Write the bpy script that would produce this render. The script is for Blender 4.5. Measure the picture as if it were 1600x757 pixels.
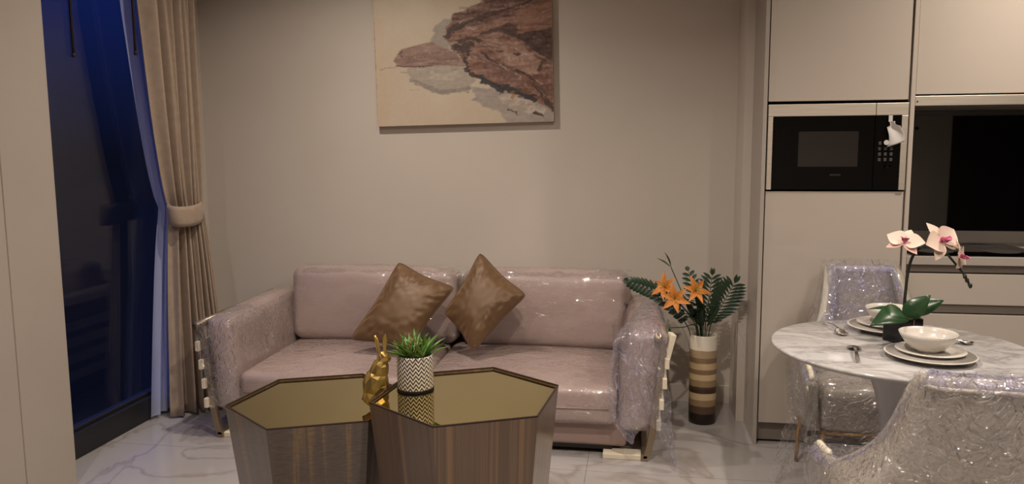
import bpy, bmesh, math, random
import numpy as np
from mathutils import Vector, Matrix, noise
from mathutils.geometry import interpolate_bezier
for o in list(bpy.data.objects): bpy.data.objects.remove(o)
S = bpy.context.scene
COL = S.collection
random.seed(7)
PI = math.pi

# ------------------------------------------------------------------ camera
CAM_H = 1.38
pitch, yaw, roll = math.radians(6.7504), math.radians(9.2207), math.radians(.343)
fw = Vector((-math.sin(yaw)*math.cos(pitch), math.cos(yaw)*math.cos(pitch), -math.sin(pitch)))
rt = Vector((math.cos(yaw), math.sin(yaw), 0)); dn = fw.cross(rt)
r2 = rt*math.cos(roll)+dn*math.sin(roll); d2 = -rt*math.sin(roll)+dn*math.cos(roll)
cam = bpy.data.cameras.new('camera'); co = bpy.data.objects.new('camera', cam); COL.objects.link(co)
cam.sensor_width = 36; cam.lens = 36*1200/1600; cam.clip_start = .05
m = Matrix((r2, -d2, -fw)).transposed().to_4x4(); m.translation = (0, 0, CAM_H)
co.matrix_world = m; S.camera = co

# ------------------------------------------------------------------ world: dusk
W = bpy.data.worlds.new('dusk'); S.world = W; W.use_nodes = True
nt = W.node_tree; nt.nodes.clear()
tc = nt.nodes.new('ShaderNodeTexCoord'); sp = nt.nodes.new('ShaderNodeSeparateXYZ')
rp = nt.nodes.new('ShaderNodeValToRGB'); bg = nt.nodes.new('ShaderNodeBackground'); ow = nt.nodes.new('ShaderNodeOutputWorld')
nt.links.new(tc.outputs['Generated'], sp.inputs[0]); nt.links.new(sp.outputs[2], rp.inputs[0])
nt.links.new(rp.outputs[0], bg.inputs[0]); nt.links.new(bg.outputs[0], ow.inputs[0])
e = rp.color_ramp.elements
e[0].position = 0; e[0].color = (.0022, .0028, .007, 1)
e[1].position = 1; e[1].color = (.12, .16, .52, 1)
q = e.new(.07); q.color = (.0032, .0055, .022, 1)
q = e.new(.22); q.color = (.005, .011, .068, 1)
q = e.new(.45); q.color = (.035, .055, .22, 1)
bg.inputs[1].default_value = 1.0

# ------------------------------------------------------------------ lights: ceiling downlights and added fill lamps
def lamp(x, y, power, col=(1, .885, .765), size=.07, spread=150, z=2.66):
    l = bpy.data.lights.new('downlight_lamp', 'AREA'); l.shape = 'DISK'; l.size = size
    l.energy = power; l.color = col; l.spread = math.radians(spread)
    o = bpy.data.objects.new('downlight_lamp', l); COL.objects.link(o); o.location = (x, y, z)
    return o
LAMPS = [(-1.3, 3.15, 11), (1.75, 2.95, 16), (-.1, 1.75, 18), (-1.5, .9, 10), (1.4, .7, 21)]  # last pair: unseen lamps added on the camera side as fill
for x, y, p in LAMPS: lamp(x, y, p)
S.view_settings.view_transform = 'Standard'; S.view_settings.look = 'None'
S.view_settings.gamma = 1; S.view_settings.use_curve_mapping = False
S.view_settings.exposure = 0.75

# ------------------------------------------------------------------ materials
def srgb(*c):
    return tuple(((v/255)/12.92 if v/255 <= .04045 else ((v/255+.055)/1.055)**2.4) for v in c)+(1,)
class NT:
    def __init__(s, name):
        s.m = bpy.data.materials.new(name); s.m.use_nodes = True; s.t = s.m.node_tree; s.n = s.t.nodes
        s.b = s.n['Principled BSDF']; s.out = s.n['Material Output']
    def add(s, typ, **kw):
        n = s.n.new(typ)
        for k, v in kw.items():
            if k.startswith('i_'):
                key = k[2:]; key = int(key) if key.isdigit() else key.replace('_', ' ')
                n.inputs[key].default_value = v
            else: setattr(n, k, v)
        return n
    def L(s, a, b): s.t.links.new(a, b)
    def set(s, **kw):
        for k, v in kw.items(): s.b.inputs[k.replace('_', ' ')].default_value = v
    def coord(s, kind='Object', scale=(1, 1, 1), rot=(0, 0, 0)):
        if kind == 'World': c = s.add('ShaderNodeNewGeometry').outputs['Position']
        else: c = s.add('ShaderNodeTexCoord').outputs[kind]
        mp = s.add('ShaderNodeMapping'); mp.inputs['Scale'].default_value = scale; mp.inputs['Rotation'].default_value = rot
        s.L(c, mp.inputs[0]); return mp.outputs[0]
    def noise(s, vec, scale=5, detail=4, rough=.5, dist=0):
        n = s.add('ShaderNodeTexNoise'); n.inputs['Scale'].default_value = scale; n.inputs['Detail'].default_value = detail
        n.inputs['Roughness'].default_value = rough; n.inputs['Distortion'].default_value = dist; s.L(vec, n.inputs[0]); return n.outputs[0]
    def ramp(s, fac, stops, interp='LINEAR'):
        r = s.add('ShaderNodeValToRGB'); r.color_ramp.interpolation = interp; el = r.color_ramp.elements
        while len(el) < len(stops): el.new(.5)
        for q, (p, c) in zip(el, stops): q.position = p; q.color = c
        s.L(fac, r.inputs[0]); return r.outputs[0]
    def bump(s, h, strength=.2, dist=.01, to='Normal'):
        b = s.add('ShaderNodeBump'); b.inputs['Strength'].default_value = strength; b.inputs['Distance'].default_value = dist
        s.L(h, b.inputs['Height']); s.L(b.outputs[0], s.b.inputs[to]); return b
def simple(name, col, rough=.5, metal=0, **kw):
    t = NT(name); t.set(Base_Color=col, Roughness=rough, Metallic=metal, **kw); return t.m
def mottled(name, c1, c2, scale, rough=.5, bump=0, metal=0, bs=None, stretch=(1, 1, 1), **kw):
    t = NT(name); v = t.coord('Object', stretch); n = t.noise(v, scale)
    t.L(t.ramp(n, [(.3, c1), (.7, c2)]), t.b.inputs['Base Color']); t.set(Roughness=rough, Metallic=metal, **kw)
    if bump: t.bump(t.noise(v, bs or scale*4, 6), bump, .003)
    return t.m

M = {}
M['wall'] = mottled('wall_paint', srgb(198, 188, 177), srgb(202, 192, 181), 2, .55, .05, bs=120)
M['ceiling'] = simple('ceiling_paint', srgb(225, 218, 208), .8)
M['column'] = mottled('column_paint', srgb(166, 155, 145), srgb(170, 159, 149), 2, .5, .04, bs=90)
M['dark_wall'] = simple('dark_wall', srgb(40, 34, 30), .7)
M['gloss'] = simple('gloss_lacquer', srgb(180, 169, 158), .09, 0, IOR=1.5, Coat_Weight=.3, Coat_Roughness=.04)
M['cab_side'] = simple('matt_cabinet_panel', srgb(164, 155, 146), .3)
M['steel'] = mottled('brushed_steel', srgb(205, 194, 180), srgb(222, 212, 198), 6, .5, .05, 1, 60, (1, 1, 60))
M['alu'] = simple('grey_aluminium', srgb(134, 124, 116), .4, .3)
M['black_glass'] = simple('black_glass', srgb(7, 6, 6), .03, 0, IOR=1.32)
M['smoked_mirror'] = simple('smoked_black_glass', srgb(10, 9, 9), .02, 0, IOR=2.3)
M['mw_window'] = simple('oven_window', srgb(26, 23, 21), .06, 0, IOR=1.8)
M['black'] = simple('black_plastic', srgb(14, 13, 13), .35)
M['grey_print'] = simple('grey_print', srgb(62, 60, 58), .5)
M['paper'] = simple('white_paper', srgb(190, 184, 180), .6)
M['frame_dark'] = simple('window_frame_grey', srgb(44, 43, 46), .4, .3)
M['gap'] = simple('dark_gap', srgb(22, 19, 17), .8)

t = NT('floor_marble'); v = t.coord('World', (1, 1, 1), (0, 0, .6))
wv = t.add('ShaderNodeTexNoise'); wv.inputs['Scale'].default_value = 1.3; wv.inputs['Detail'].default_value = 8; wv.inputs['Distortion'].default_value = 1.4
t.L(v, wv.inputs[0])
veins = t.ramp(wv.outputs[0], [(0, srgb(164, 159, 157)), (.47, srgb(165, 160, 158)), (.502, srgb(146, 138, 133)), (.53, srgb(166, 161, 159)), (1, srgb(174, 169, 166))])
t.L(veins, t.b.inputs['Base Color']); t.set(Roughness=.09, IOR=1.5); M['floor'] = t.m
M['grout'] = simple('grout', srgb(134, 128, 125), .8)

t = NT('table_marble'); v = t.coord('Object', (1, 2.2, 1), (0, 0, .5))
n1 = t.noise(v, 4, 9, .6, .7)
c = t.ramp(n1, [(0, srgb(176, 173, 172)), (.42, srgb(182, 179, 178)), (.495, srgb(146, 142, 141)), (.55, srgb(178, 175, 173)), (.66, srgb(160, 157, 156)), (1, srgb(184, 181, 179))])
t.L(c, t.b.inputs['Base Color']); t.set(Roughness=.13); M['marble'] = t.m
M['white_gloss'] = simple('white_pedestal', srgb(188, 185, 184), .25)

def wood(name, stops, rot=0):
    t = NT(name); tcn = t.add('ShaderNodeTexCoord')
    v = t.coord('UV', (19, .12, 1)); n = t.noise(v, 1.2, 4, .5, .0)
    c1 = t.ramp(n, stops)
    v2 = t.coord('UV', (190, 1.2, 1)); n2 = t.noise(v2, 1.5, 3, .6)
    mx = t.add('ShaderNodeMix', data_type='RGBA', blend_type='MULTIPLY'); mx.inputs[0].default_value = .55
    t.L(c1, mx.inputs['A']); t.L(t.ramp(n2, [(.25, (.45, .42, .4, 1)), (.6, (1, 1, 1, 1))]), mx.inputs['B'])
    t.L(mx.outputs['Result'], t.b.inputs['Base Color']); t.set(Roughness=.3, Coat_Weight=.5, Coat_Roughness=.12); return t.m
M['walnut'] = wood('walnut_veneer', [(.25, srgb(76, 58, 44)), (.42, srgb(108, 84, 62)), (.52, srgb(90, 69, 52)), (.62, srgb(130, 100, 68)), (.78, srgb(98, 80, 66))])
t = NT('fiddleback_veneer'); v = t.coord('UV', (24, 130, 1)); n = t.noise(v, 1.3, 5, .6, .5)
v2 = t.coord('UV', (14, .4, 1)); n2 = t.noise(v2, 1.1, 4)
mx = t.add('ShaderNodeMix', data_type='RGBA', blend_type='MULTIPLY'); mx.inputs[0].default_value = .8
t.L(t.ramp(n2, [(.40, srgb(84, 70, 60)), (.56, srgb(92, 77, 65)), (.61, srgb(124, 98, 68)), (.66, srgb(88, 74, 62))]), mx.inputs['A'])
t.L(t.ramp(n, [(.3, (.42, .4, .38, 1)), (.68, (1, 1, 1, 1))]), mx.inputs['B']); t.L(mx.outputs['Result'], t.b.inputs['Base Color'])
t.set(Roughness=.28, Coat_Weight=.5, Coat_Roughness=.12); M['fiddle'] = t.m
M['rim'] = simple('dark_bronze_rim', srgb(50, 32, 27), .4, .2)
M['bronze_mirror'] = simple('bronze_mirror', srgb(186, 172, 116), .015, 1)

def creases(t, v, scale, width=.12, dist=1.2):
    h = None
    for k, (sc_, w_) in enumerate(((scale, 1.), (scale*2.3, .5))):
        rn = t.noise(v, sc_, 1.5, .5, dist)
        ab = t.add('ShaderNodeMath', operation='MULTIPLY_ADD'); t.L(rn, ab.inputs[0]); ab.inputs[1].default_value = 2; ab.inputs[2].default_value = -1-.12*k
        a2 = t.add('ShaderNodeMath', operation='ABSOLUTE'); t.L(ab.outputs[0], a2.inputs[0])
        rg = t.ramp(a2.outputs[0], [(0, (w_, w_, w_, 1)), (width, (0, 0, 0, 1))], 'EASE')
        if h is None: h = rg
        else:
            ad = t.add('ShaderNodeMath', operation='ADD'); t.L(h, ad.inputs[0]); t.L(rg, ad.inputs[1]); h = ad.outputs[0]
    return h
def wrapped(name, c1, c2, coat_bump=.35, stretch=(1, 1, 1), sc=9, coat=1.0):
    t = NT(name); v = t.coord('Object', stretch)
    t.L(t.ramp(t.noise(v, 3, 3), [(.3, c1), (.7, c2)]), t.b.inputs['Base Color'])
    t.set(Roughness=.42, Coat_Weight=coat, Coat_Roughness=.075, Coat_IOR=1.9)
    n = creases(t, v, sc*1.4, .12); base = t.noise(v, sc*.55, 3, .5, .5)
    mask = t.ramp(t.noise(t.coord('Object'), 2.6, 3, .55, .4), [(.36, (.10,)*3+(1,)), (.54, (1,)*3+(1,))])
    ml = t.add('ShaderNodeMath', operation='MULTIPLY'); t.L(n, ml.inputs[0]); t.L(mask, ml.inputs[1])
    ad = t.add('ShaderNodeMath', operation='MULTIPLY_ADD'); t.L(base, ad.inputs[0]); ad.inputs[1].default_value = 5; t.L(ml.outputs[0], ad.inputs[2])
    t.bump(ad.outputs[0], coat_bump, .0068, 'Coat Normal')
    t.bump(t.noise(v, 4, 2), .15, .02, 'Normal')
    return t.m
M['leather'] = wrapped('wrapped_rose_leather', srgb(158, 138, 132), srgb(170, 150, 144), .9, (1.0, 1.6, 2.6))
M['leather_plain'] = simple('rose_leather', srgb(154, 130, 122), .42)
M['chair_fabric'] = wrapped('wrapped_beige_fabric', srgb(160, 151, 138), srgb(172, 163, 150), .95, (1, 1, 1.2), 7)
M['piping'] = simple('cream_piping', srgb(222, 212, 190), .5)
M['champagne'] = simple('champagne_metal', srgb(150, 134, 112), .3, .75)
M['cream_foam'] = simple('cream_packing_foam', srgb(222, 210, 188), .6)
M['gold_leg'] = simple('gold_leg_metal', srgb(196, 152, 92), .3, .9)

def schlick(t, f0, normal=None):
    lw = t.add('ShaderNodeLayerWeight'); lw.inputs[0].default_value = .5
    if normal is not None: t.L(normal, lw.inputs['Normal'])
    p = t.add('ShaderNodeMath', operation='POWER'); t.L(lw.outputs['Facing'], p.inputs[0]); p.inputs[1].default_value = 5
    q_ = t.add('ShaderNodeMath', operation='MULTIPLY_ADD'); t.L(p.outputs[0], q_.inputs[0]); q_.inputs[1].default_value = 1-f0; q_.inputs[2].default_value = f0
    q_.use_clamp = True; return q_.outputs[0]
def film(name, tint, body, alpha, bump=.9, scale=22):
    t = NT(name); t.n.remove(t.b)
    v = t.coord('Object'); n = creases(t, v, scale*.8, .16, 1.6); vo = t.noise(v, scale*.3, 4, .55, 1.2)
    ad = t.add('ShaderNodeMath', operation='MULTIPLY_ADD'); t.L(vo, ad.inputs[0]); ad.inputs[1].default_value = 7; t.L(n, ad.inputs[2])
    bp = t.add('ShaderNodeBump'); bp.inputs['Strength'].default_value = bump; bp.inputs['Distance'].default_value = .008; t.L(ad.outputs[0], bp.inputs['Height'])
    gl = t.add('ShaderNodeBsdfGlossy'); gl.inputs['Color'].default_value = (1, 1, 1, 1); gl.inputs['Roughness'].default_value = .10; t.L(bp.outputs[0], gl.inputs['Normal'])
    df = t.add('ShaderNodeBsdfDiffuse'); df.inputs['Color'].default_value = body
    tl = t.add('ShaderNodeBsdfTranslucent'); tl.inputs['Color'].default_value = body
    tr = t.add('ShaderNodeBsdfTransparent'); tr.inputs['Color'].default_value = tint
    m0 = t.add('ShaderNodeMixShader'); m0.inputs[0].default_value = .4; t.L(df.outputs[0], m0.inputs[1]); t.L(tl.outputs[0], m0.inputs[2])
    m1 = t.add('ShaderNodeMixShader'); t.L(tr.outputs[0], m1.inputs[1]); t.L(m0.outputs[0], m1.inputs[2])
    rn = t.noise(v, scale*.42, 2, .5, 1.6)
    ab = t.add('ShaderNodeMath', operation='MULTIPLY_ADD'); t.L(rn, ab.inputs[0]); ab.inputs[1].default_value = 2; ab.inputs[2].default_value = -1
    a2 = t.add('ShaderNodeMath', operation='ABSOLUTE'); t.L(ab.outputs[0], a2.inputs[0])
    rg = t.ramp(a2.outputs[0], [(0, (min(1, alpha*4+.12),)*3+(1,)), (.022, (0, 0, 0, 1)), (1, (0, 0, 0, 1))])  # whitish lines along the creases, painted in for the film's glints
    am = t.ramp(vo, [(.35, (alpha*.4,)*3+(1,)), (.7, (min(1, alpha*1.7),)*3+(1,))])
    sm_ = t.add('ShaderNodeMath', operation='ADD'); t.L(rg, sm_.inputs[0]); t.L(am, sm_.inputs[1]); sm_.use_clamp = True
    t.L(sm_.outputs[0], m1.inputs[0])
    m2 = t.add('ShaderNodeMixShader'); t.L(schlick(t, .11, bp.outputs[0]), m2.inputs[0]); t.L(m1.outputs[0], m2.inputs[1]); t.L(gl.outputs[0], m2.inputs[2])
    t.L(m2.outputs[0], t.out.inputs[0]); return t.m
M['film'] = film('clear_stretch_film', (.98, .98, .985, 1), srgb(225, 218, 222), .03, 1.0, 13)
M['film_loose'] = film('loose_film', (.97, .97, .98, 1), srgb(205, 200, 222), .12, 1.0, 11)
M['film_blue_sheen'] = film('film_with_blue_sheen_tint', (.96, .96, .99, 1), srgb(186, 184, 226), .15, 1.0, 12)  # same film with the window's blue reflection put into its colour

t = NT('window_glass'); t.n.remove(t.b)
tr = t.add('ShaderNodeBsdfTransparent'); tr.inputs['Color'].default_value = (.80, .84, .92, 1)
gl = t.add('ShaderNodeBsdfGlossy'); gl.inputs['Roughness'].default_value = .0
mm = t.add('ShaderNodeMixShader'); t.L(schlick(t, .035), mm.inputs[0]); t.L(tr.outputs[0], mm.inputs[1]); t.L(gl.outputs[0], mm.inputs[2]); t.L(mm.outputs[0], t.out.inputs[0])
M['glass'] = t.m

M['drape'] = mottled('taupe_drape_fabric', srgb(154, 134, 116), srgb(164, 144, 126), 30, .75, .25, bs=500, Sheen_Weight=.2)
t = NT('sheer_fabric'); t.n.remove(t.b)
df = t.add('ShaderNodeBsdfDiffuse'); df.inputs[0].default_value = srgb(206, 212, 242)
tl = t.add('ShaderNodeBsdfTranslucent'); tl.inputs[0].default_value = srgb(206, 212, 242)
m0 = t.add('ShaderNodeMixShader'); m0.inputs[0].default_value = .45; t.L(df.outputs[0], m0.inputs[1]); t.L(tl.outputs[0], m0.inputs[2])
trn = t.add('ShaderNodeBsdfTransparent'); m1 = t.add('ShaderNodeMixShader'); m1.inputs[0].default_value = .82
t.L(trn.outputs[0], m1.inputs[1]); t.L(m0.outputs[0], m1.inputs[2]); t.L(m1.outputs[0], t.out.inputs[0]); M['sheer'] = t.m
M['wand'] = simple('dark_bronze_wand', srgb(50, 38, 34), .4, .4)

t = NT('bronze_velvet'); v = t.coord('Object')
t.L(t.ramp(t.noise(v, 9, 5, .6), [(.3, srgb(98, 73, 48)), (.7, srgb(112, 85, 58))]), t.b.inputs['Base Color'])
t.set(Roughness=.5, Metallic=.15, Sheen_Weight=.8, Sheen_Roughness=.35, Sheen_Tint=srgb(230, 180, 120))
t.bump(t.noise(v, 260, 3), .25, .002); M['velvet'] = t.m
M['velvet_edge'] = simple('bronze_velvet_seam', srgb(84, 56, 34), .6)
M['gold'] = mottled('gold_lacquer', srgb(196, 164, 92), srgb(210, 180, 110), 20, .33, 0, .95)
M['leaf_green'] = mottled('succulent_leaf', srgb(62, 112, 46), srgb(118, 156, 74), 30, .45)
M['leaf_red'] = mottled('succulent_tip_leaf', srgb(122, 132, 78), srgb(160, 120, 84), 30, .45)
M['leaf_dark'] = mottled('dark_palm_leaf', srgb(22, 44, 26), srgb(36, 62, 34), 20, .38)
M['leaf_bright'] = simple('fresh_green_leaf', srgb(96, 140, 48), .4)
M['orchid_leaf'] = mottled('orchid_leaf_green', srgb(32, 58, 34), srgb(48, 80, 44), 12, .28)
M['stem'] = simple('dark_stem', srgb(30, 34, 22), .5)
M['soil'] = mottled('brown_moss', srgb(40, 30, 20), srgb(70, 60, 34), 60, .9, .5)
M['petal_orange'] = mottled('orange_petal', srgb(196, 112, 34), srgb(216, 146, 66), 25, .5, Subsurface_Weight=.1)
M['petal_pink'] = mottled('blush_petal', srgb(216, 188, 174), srgb(224, 204, 186), 25, .5)
M['petal_rose'] = mottled('rose_petal', srgb(222, 168, 160), srgb(238, 205, 190), 25, .5)
M['magenta'] = mottled('magenta_lip', srgb(150, 20, 78), srgb(220, 120, 160), 60, .5)
M['china'] = simple('white_china', srgb(206, 199, 190), .16, Coat_Weight=.4)
M['china_rim'] = mottled('speckled_rim_china', srgb(190, 180, 168), srgb(226, 218, 206), 260, .25)
M['cutlery'] = simple('polished_cutlery', srgb(215, 210, 205), .2, 1)
M['planter'] = simple('black_planter', srgb(16, 15, 15), .12)
M['copper'] = simple('rose_edge_line', srgb(170, 110, 92), .35, .5)
M['lamp_glow'] = simple('lamp_glow', (1, 1, 1, 1), .5, 0, Emission_Color=(1, .8, .6, 1), Emission_Strength=6)

t = NT('chevron_pot_glaze'); oc = t.add('ShaderNodeTexCoord'); sx = t.add('ShaderNodeSeparateXYZ'); t.L(oc.outputs['Object'], sx.inputs[0])
def mth(op, a, b=None):
    n = t.add('ShaderNodeMath', operation=op)
    for i, q in enumerate((a, b)):
        if q is None: continue
        if isinstance(q, (int, float)): n.inputs[i].default_value = q
        else: t.L(q, n.inputs[i])
    return n.outputs[0]
ang = mth('ARCTAN2', sx.outputs[1], sx.outputs[0])
zig = mth('PINGPONG', mth('MULTIPLY', ang, 20/(2*PI)), .5)
ph = mth('FRACT', mth('ADD', mth('MULTIPLY', sx.outputs[2], 62), mth('MULTIPLY', zig, 1.9)))
st = mth('LESS_THAN', ph, .46)
mx = t.add('ShaderNodeMix', data_type='RGBA'); t.L(st, mx.inputs[0]); mx.inputs['A'].default_value = srgb(214, 204, 192); mx.inputs['B'].default_value = srgb(52, 44, 40)
t.L(mx.outputs['Result'], t.b.inputs['Base Color']); t.set(Roughness=.2, Metallic=.15); M['chevron'] = t.m

t = NT('striped_vase_glaze'); oc = t.add('ShaderNodeTexCoord'); sx = t.add('ShaderNodeSeparateXYZ'); t.L(oc.outputs['Object'], sx.inputs[0])
nz = t.noise(oc.outputs['Object'], 7, 2)
zz = mth('ADD', mth('MULTIPLY', sx.outputs[2], 1/.46), mth('MULTIPLY', mth('SUBTRACT', nz, .5), .02))
zz = mth('SUBTRACT', zz, 0.0)
B = lambda *c: srgb(*c)
stripes = [(0, B(30, 19, 14)), (.125, B(82, 62, 50)), (.205, B(140, 116, 88)), (.275, B(188, 166, 130)), (.35, B(62, 44, 36)), (.40, B(78, 60, 48)), (.425, B(148, 124, 92)), (.50, B(196, 172, 134)), (.565, B(128, 104, 78)), (.62, B(186, 162, 126)), (.69, B(124, 100, 76)), (.75, B(158, 136, 108)), (.83, B(214, 204, 188))]
t.L(t.ramp(zz, stripes, 'CONSTANT'), t.b.inputs['Base Color']); t.set(Roughness=.28); M['vase'] = t.m

# ------------------------------------------------------------------ helpers
ORG = {}
def org(o):
    while o is not None and o.parent: o = o.parent
    return ORG.get(o.name, Vector((0, 0, 0))) if o else Vector((0, 0, 0))
def tag(o, label, cat=None, group=None):
    if label: o['label'] = label
    if cat: o['category'] = cat
    if group: o['group'] = group
    return o
def thing(name, loc, label, cat, group=None):
    o = bpy.data.objects.new(name, None); COL.objects.link(o); o.empty_display_size = .05
    o.location = loc; ORG[o.name] = Vector(loc); return tag(o, label, cat, group)
def obj(name, V, F, mat, parent=None, smooth=False, label=None, kind=None, raw=False):
    me = bpy.data.meshes.new(name)
    V = [Vector(v) for v in V]; loc = Vector((0, 0, 0))
    if parent is not None:
        if not raw:
            g = org(parent); V = [v-g for v in V]
    elif kind != 'structure' and not raw:
        a = [min(v[i] for v in V) for i in range(3)]; b = [max(v[i] for v in V) for i in range(3)]
        loc = Vector(((a[0]+b[0])/2, (a[1]+b[1])/2, a[2])); V = [v-loc for v in V]
    me.from_pydata([tuple(v) for v in V], [], F); me.update()
    if smooth:
        me.polygons.foreach_set('use_smooth', [True]*len(me.polygons))
    o = bpy.data.objects.new(name, me); COL.objects.link(o)
    for mt in (mat if isinstance(mat, (list, tuple)) else [mat]): me.materials.append(mt)
    if parent is not None: o.parent = parent
    else: o.location = loc; ORG[o.name] = loc
    if label: o['label'] = label
    if kind: o['kind'] = kind
    return o
def fixn(o):
    bm = bmesh.new(); bm.from_mesh(o.data); bmesh.ops.recalc_face_normals(bm, faces=bm.faces); bm.to_mesh(o.data); bm.free(); return o
def boxg(x0, y0, z0, x1, y1, z1):
    V = [(x, y, z) for z in (z0, z1) for y in (y0, y1) for x in (x0, x1)]
    F = [(0, 2, 3, 1), (4, 5, 7, 6), (0, 1, 5, 4), (2, 6, 7, 3), (0, 4, 6, 2), (1, 3, 7, 5)]
    return V, F
def join(*gs):
    V, F = [], []
    for v, f in gs:
        n = len(V); V += list(v); F += [tuple(i+n for i in q) for q in f]
    return V, F
def bev(o, w=.003, seg=2):
    b = o.modifiers.new('bevel', 'BEVEL'); b.width = w; b.segments = seg; b.limit_method = 'ANGLE'; return o
def box(name, x0, y0, z0, x1, y1, z1, mat, parent=None, bevel=0, **kw):
    o = obj(name, *boxg(x0, y0, z0, x1, y1, z1), mat, parent, **kw)
    return bev(o, bevel) if bevel else o
def xf(g, mtx): return [mtx @ Vector(v) for v in g[0]], g[1]
def tube(pts, rad, n=8, cap=True):
    pts = [Vector(p) for p in pts]; V, F = [], []
    rad = rad if isinstance(rad, (list, tuple)) else [rad]*len(pts)
    up = Vector((0, 0, 1)); prev = None
    for i, p in enumerate(pts):
        d = (pts[min(i+1, len(pts)-1)]-pts[max(i-1, 0)]).normalized()
        if prev is None:
            a = d.cross(up if abs(d.z) < .9 else Vector((1, 0, 0))).normalized()
        else: a = (prev-d*prev.dot(d)).normalized()
        prev = a; b = d.cross(a)
        for k in range(n):
            th = 2*PI*k/n; V.append(p+(a*math.cos(th)+b*math.sin(th))*rad[i])
    for i in range(len(pts)-1):
        for k in range(n):
            F.append((i*n+k, i*n+(k+1) % n, (i+1)*n+(k+1) % n, (i+1)*n+k))
    if cap: F.append(tuple(range(n-1, -1, -1))); F.append(tuple((len(pts)-1)*n+k for k in range(n)))
    return V, F
def bez(pts, n=8):
    """Catmull-Rom resample"""
    P = [Vector(p) for p in pts]; P = [P[0]*2-P[1]]+P+[P[-1]*2-P[-2]]; out = []
    for i in range(1, len(P)-2):
        for k in range(n):
            s = k/n; a, b, c, d = P[i-1:i+3]
            out.append(.5*((2*b)+(c-a)*s+(2*a-5*b+4*c-d)*s*s+(3*b-a-3*c+d)*s**3))
    out.append(P[-2]); return out
def lathe(prof, n=32, c=(0, 0, 0)):
    V, F = [], []
    for r, z in prof:
        for k in range(n): V.append((c[0]+r*math.cos(2*PI*k/n), c[1]+r*math.sin(2*PI*k/n), c[2]+z))
    for i in range(len(prof)-1):
        for k in range(n):
            F.append((i*n+k, i*n+(k+1) % n, (i+1)*n+(k+1) % n, (i+1)*n+k))
    if prof[0][0] > 1e-6: F.append(tuple(range(n-1, -1, -1)))
    if prof[-1][0] > 1e-6: F.append(tuple((len(prof)-1)*n+k for k in range(n)))
    return V, F
def rbox(a, b, c, r=.04, n=10, bulge=(0, 0, 0)):
    """rounded, puffed box, half sizes a,b,c"""
    def ax(h):
        e = [-h, -h+r*.3, -h+r*.7, -h+r]; m_ = list(np.linspace(-h+r, h-r, n))[1:-1]; return e+m_+[-q for q in e[::-1]]
    V, F, idx = [], [], {}
    A = (a, b, c); X = [ax(a), ax(b), ax(c)]
    def vid(p):
        k = tuple(round(q, 5) for q in p)
        if k not in idx:
            inner = Vector([max(-A[i]+r, min(A[i]-r, p[i])) for i in range(3)])
            d = Vector(p)-inner; q = inner+(d.normalized()*r if d.length > 1e-9 else d)
            u = [p[i]/A[i] for i in range(3)]
            for i in range(3):
                j, l = (i+1) % 3, (i+2) % 3
                q[i] += bulge[i]*u[i]*(1-u[j]**2)*(1-u[l]**2)
            idx[k] = len(V); V.append(q)
        return idx[k]
    for i in range(3):
        j, l = (i+1) % 3, (i+2) % 3
        for s in (-1, 1):
            for p in range(len(X[j])-1):
                for q in range(len(X[l])-1):
                    c4 = []
                    for (du, dv) in ((0, 0), (1, 0), (1, 1), (0, 1)):
                        P = [0, 0, 0]; P[i] = s*A[i]; P[j] = X[j][p+du]; P[l] = X[l][q+dv]; c4.append(vid(P))
                    F.append(tuple(c4) if s > 0 else tuple(c4[::-1]))
    return V, F
def grid(fn, nu, nv, closed=False):
    V = [fn(i/(nu-1) if not closed else i/nu, j/(nv-1)) for j in range(nv) for i in range(nu)]
    F = []
    for j in range(nv-1):
        for i in range(nu if closed else nu-1):
            i2 = (i+1) % nu; F.append((j*nu+i, j*nu+i2, (j+1)*nu+i2, (j+1)*nu+i))
    return V, F
def nz(p, s=1, o=0): return noise.noise(Vector((p[0]*s+o, p[1]*s+o*.7, p[2]*s-o)))
def solid(o, th, off=0):
    m_ = o.modifiers.new('thickness', 'SOLIDIFY'); m_.thickness = th; m_.offset = off; return o
def sub(o, l=1):
    m_ = o.modifiers.new('smooth', 'SUBSURF'); m_.levels = l; m_.render_levels = l; return o
def frame(p, d, up=(0, 0, 1)):
    """matrix whose local Y runs along d, local Z near up"""
    d = Vector(d).normalized(); u = Vector(up)
    x = d.cross(u)
    if x.length < 1e-4: x = d.cross(Vector((1, 0, 0)))
    x.normalize(); z = x.cross(d)
    m_ = Matrix((x, d, z)).transposed().to_4x4(); m_.translation = Vector(p); return m_
def leafg(L, w, cup=.15, droop=.2, n=7, tip=1.0):
    """leaf along +Y, with midrib fold and droop in Z"""
    V, F = [], []
    for i in range(n):
        s = i/(n-1); ww = w*math.sin(PI*min(1, s*.97+.03)**tip)*.5+.0004; zz = -droop*L*s*s
        V += [(-ww, s*L, zz+cup*ww), (0, s*L, zz), (ww, s*L, zz+cup*ww)]
    for i in range(n-1):
        a = i*3; F += [(a, a+1, a+4, a+3), (a+1, a+2, a+5, a+4)]
    return V, F
def child_inst(me_src, name, mtx, parent, label=None):
    """linked-mesh child placed by world matrix"""
    o = bpy.data.objects.new(name, me_src); COL.objects.link(o); o.parent = parent
    m_ = mtx.copy(); m_.translation = m_.translation-org(parent)
    o.matrix_local = m_
    if label: o['label'] = label
    return o
def mesh_of(name, g, mat, smooth=True):
    me = bpy.data.meshes.new(name); me.from_pydata([tuple(v) for v in g[0]], [], g[1]); me.update(); me.materials.append(mat)
    if smooth: me.polygons.foreach_set('use_smooth', [True]*len(me.polygons))
    return me
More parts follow.
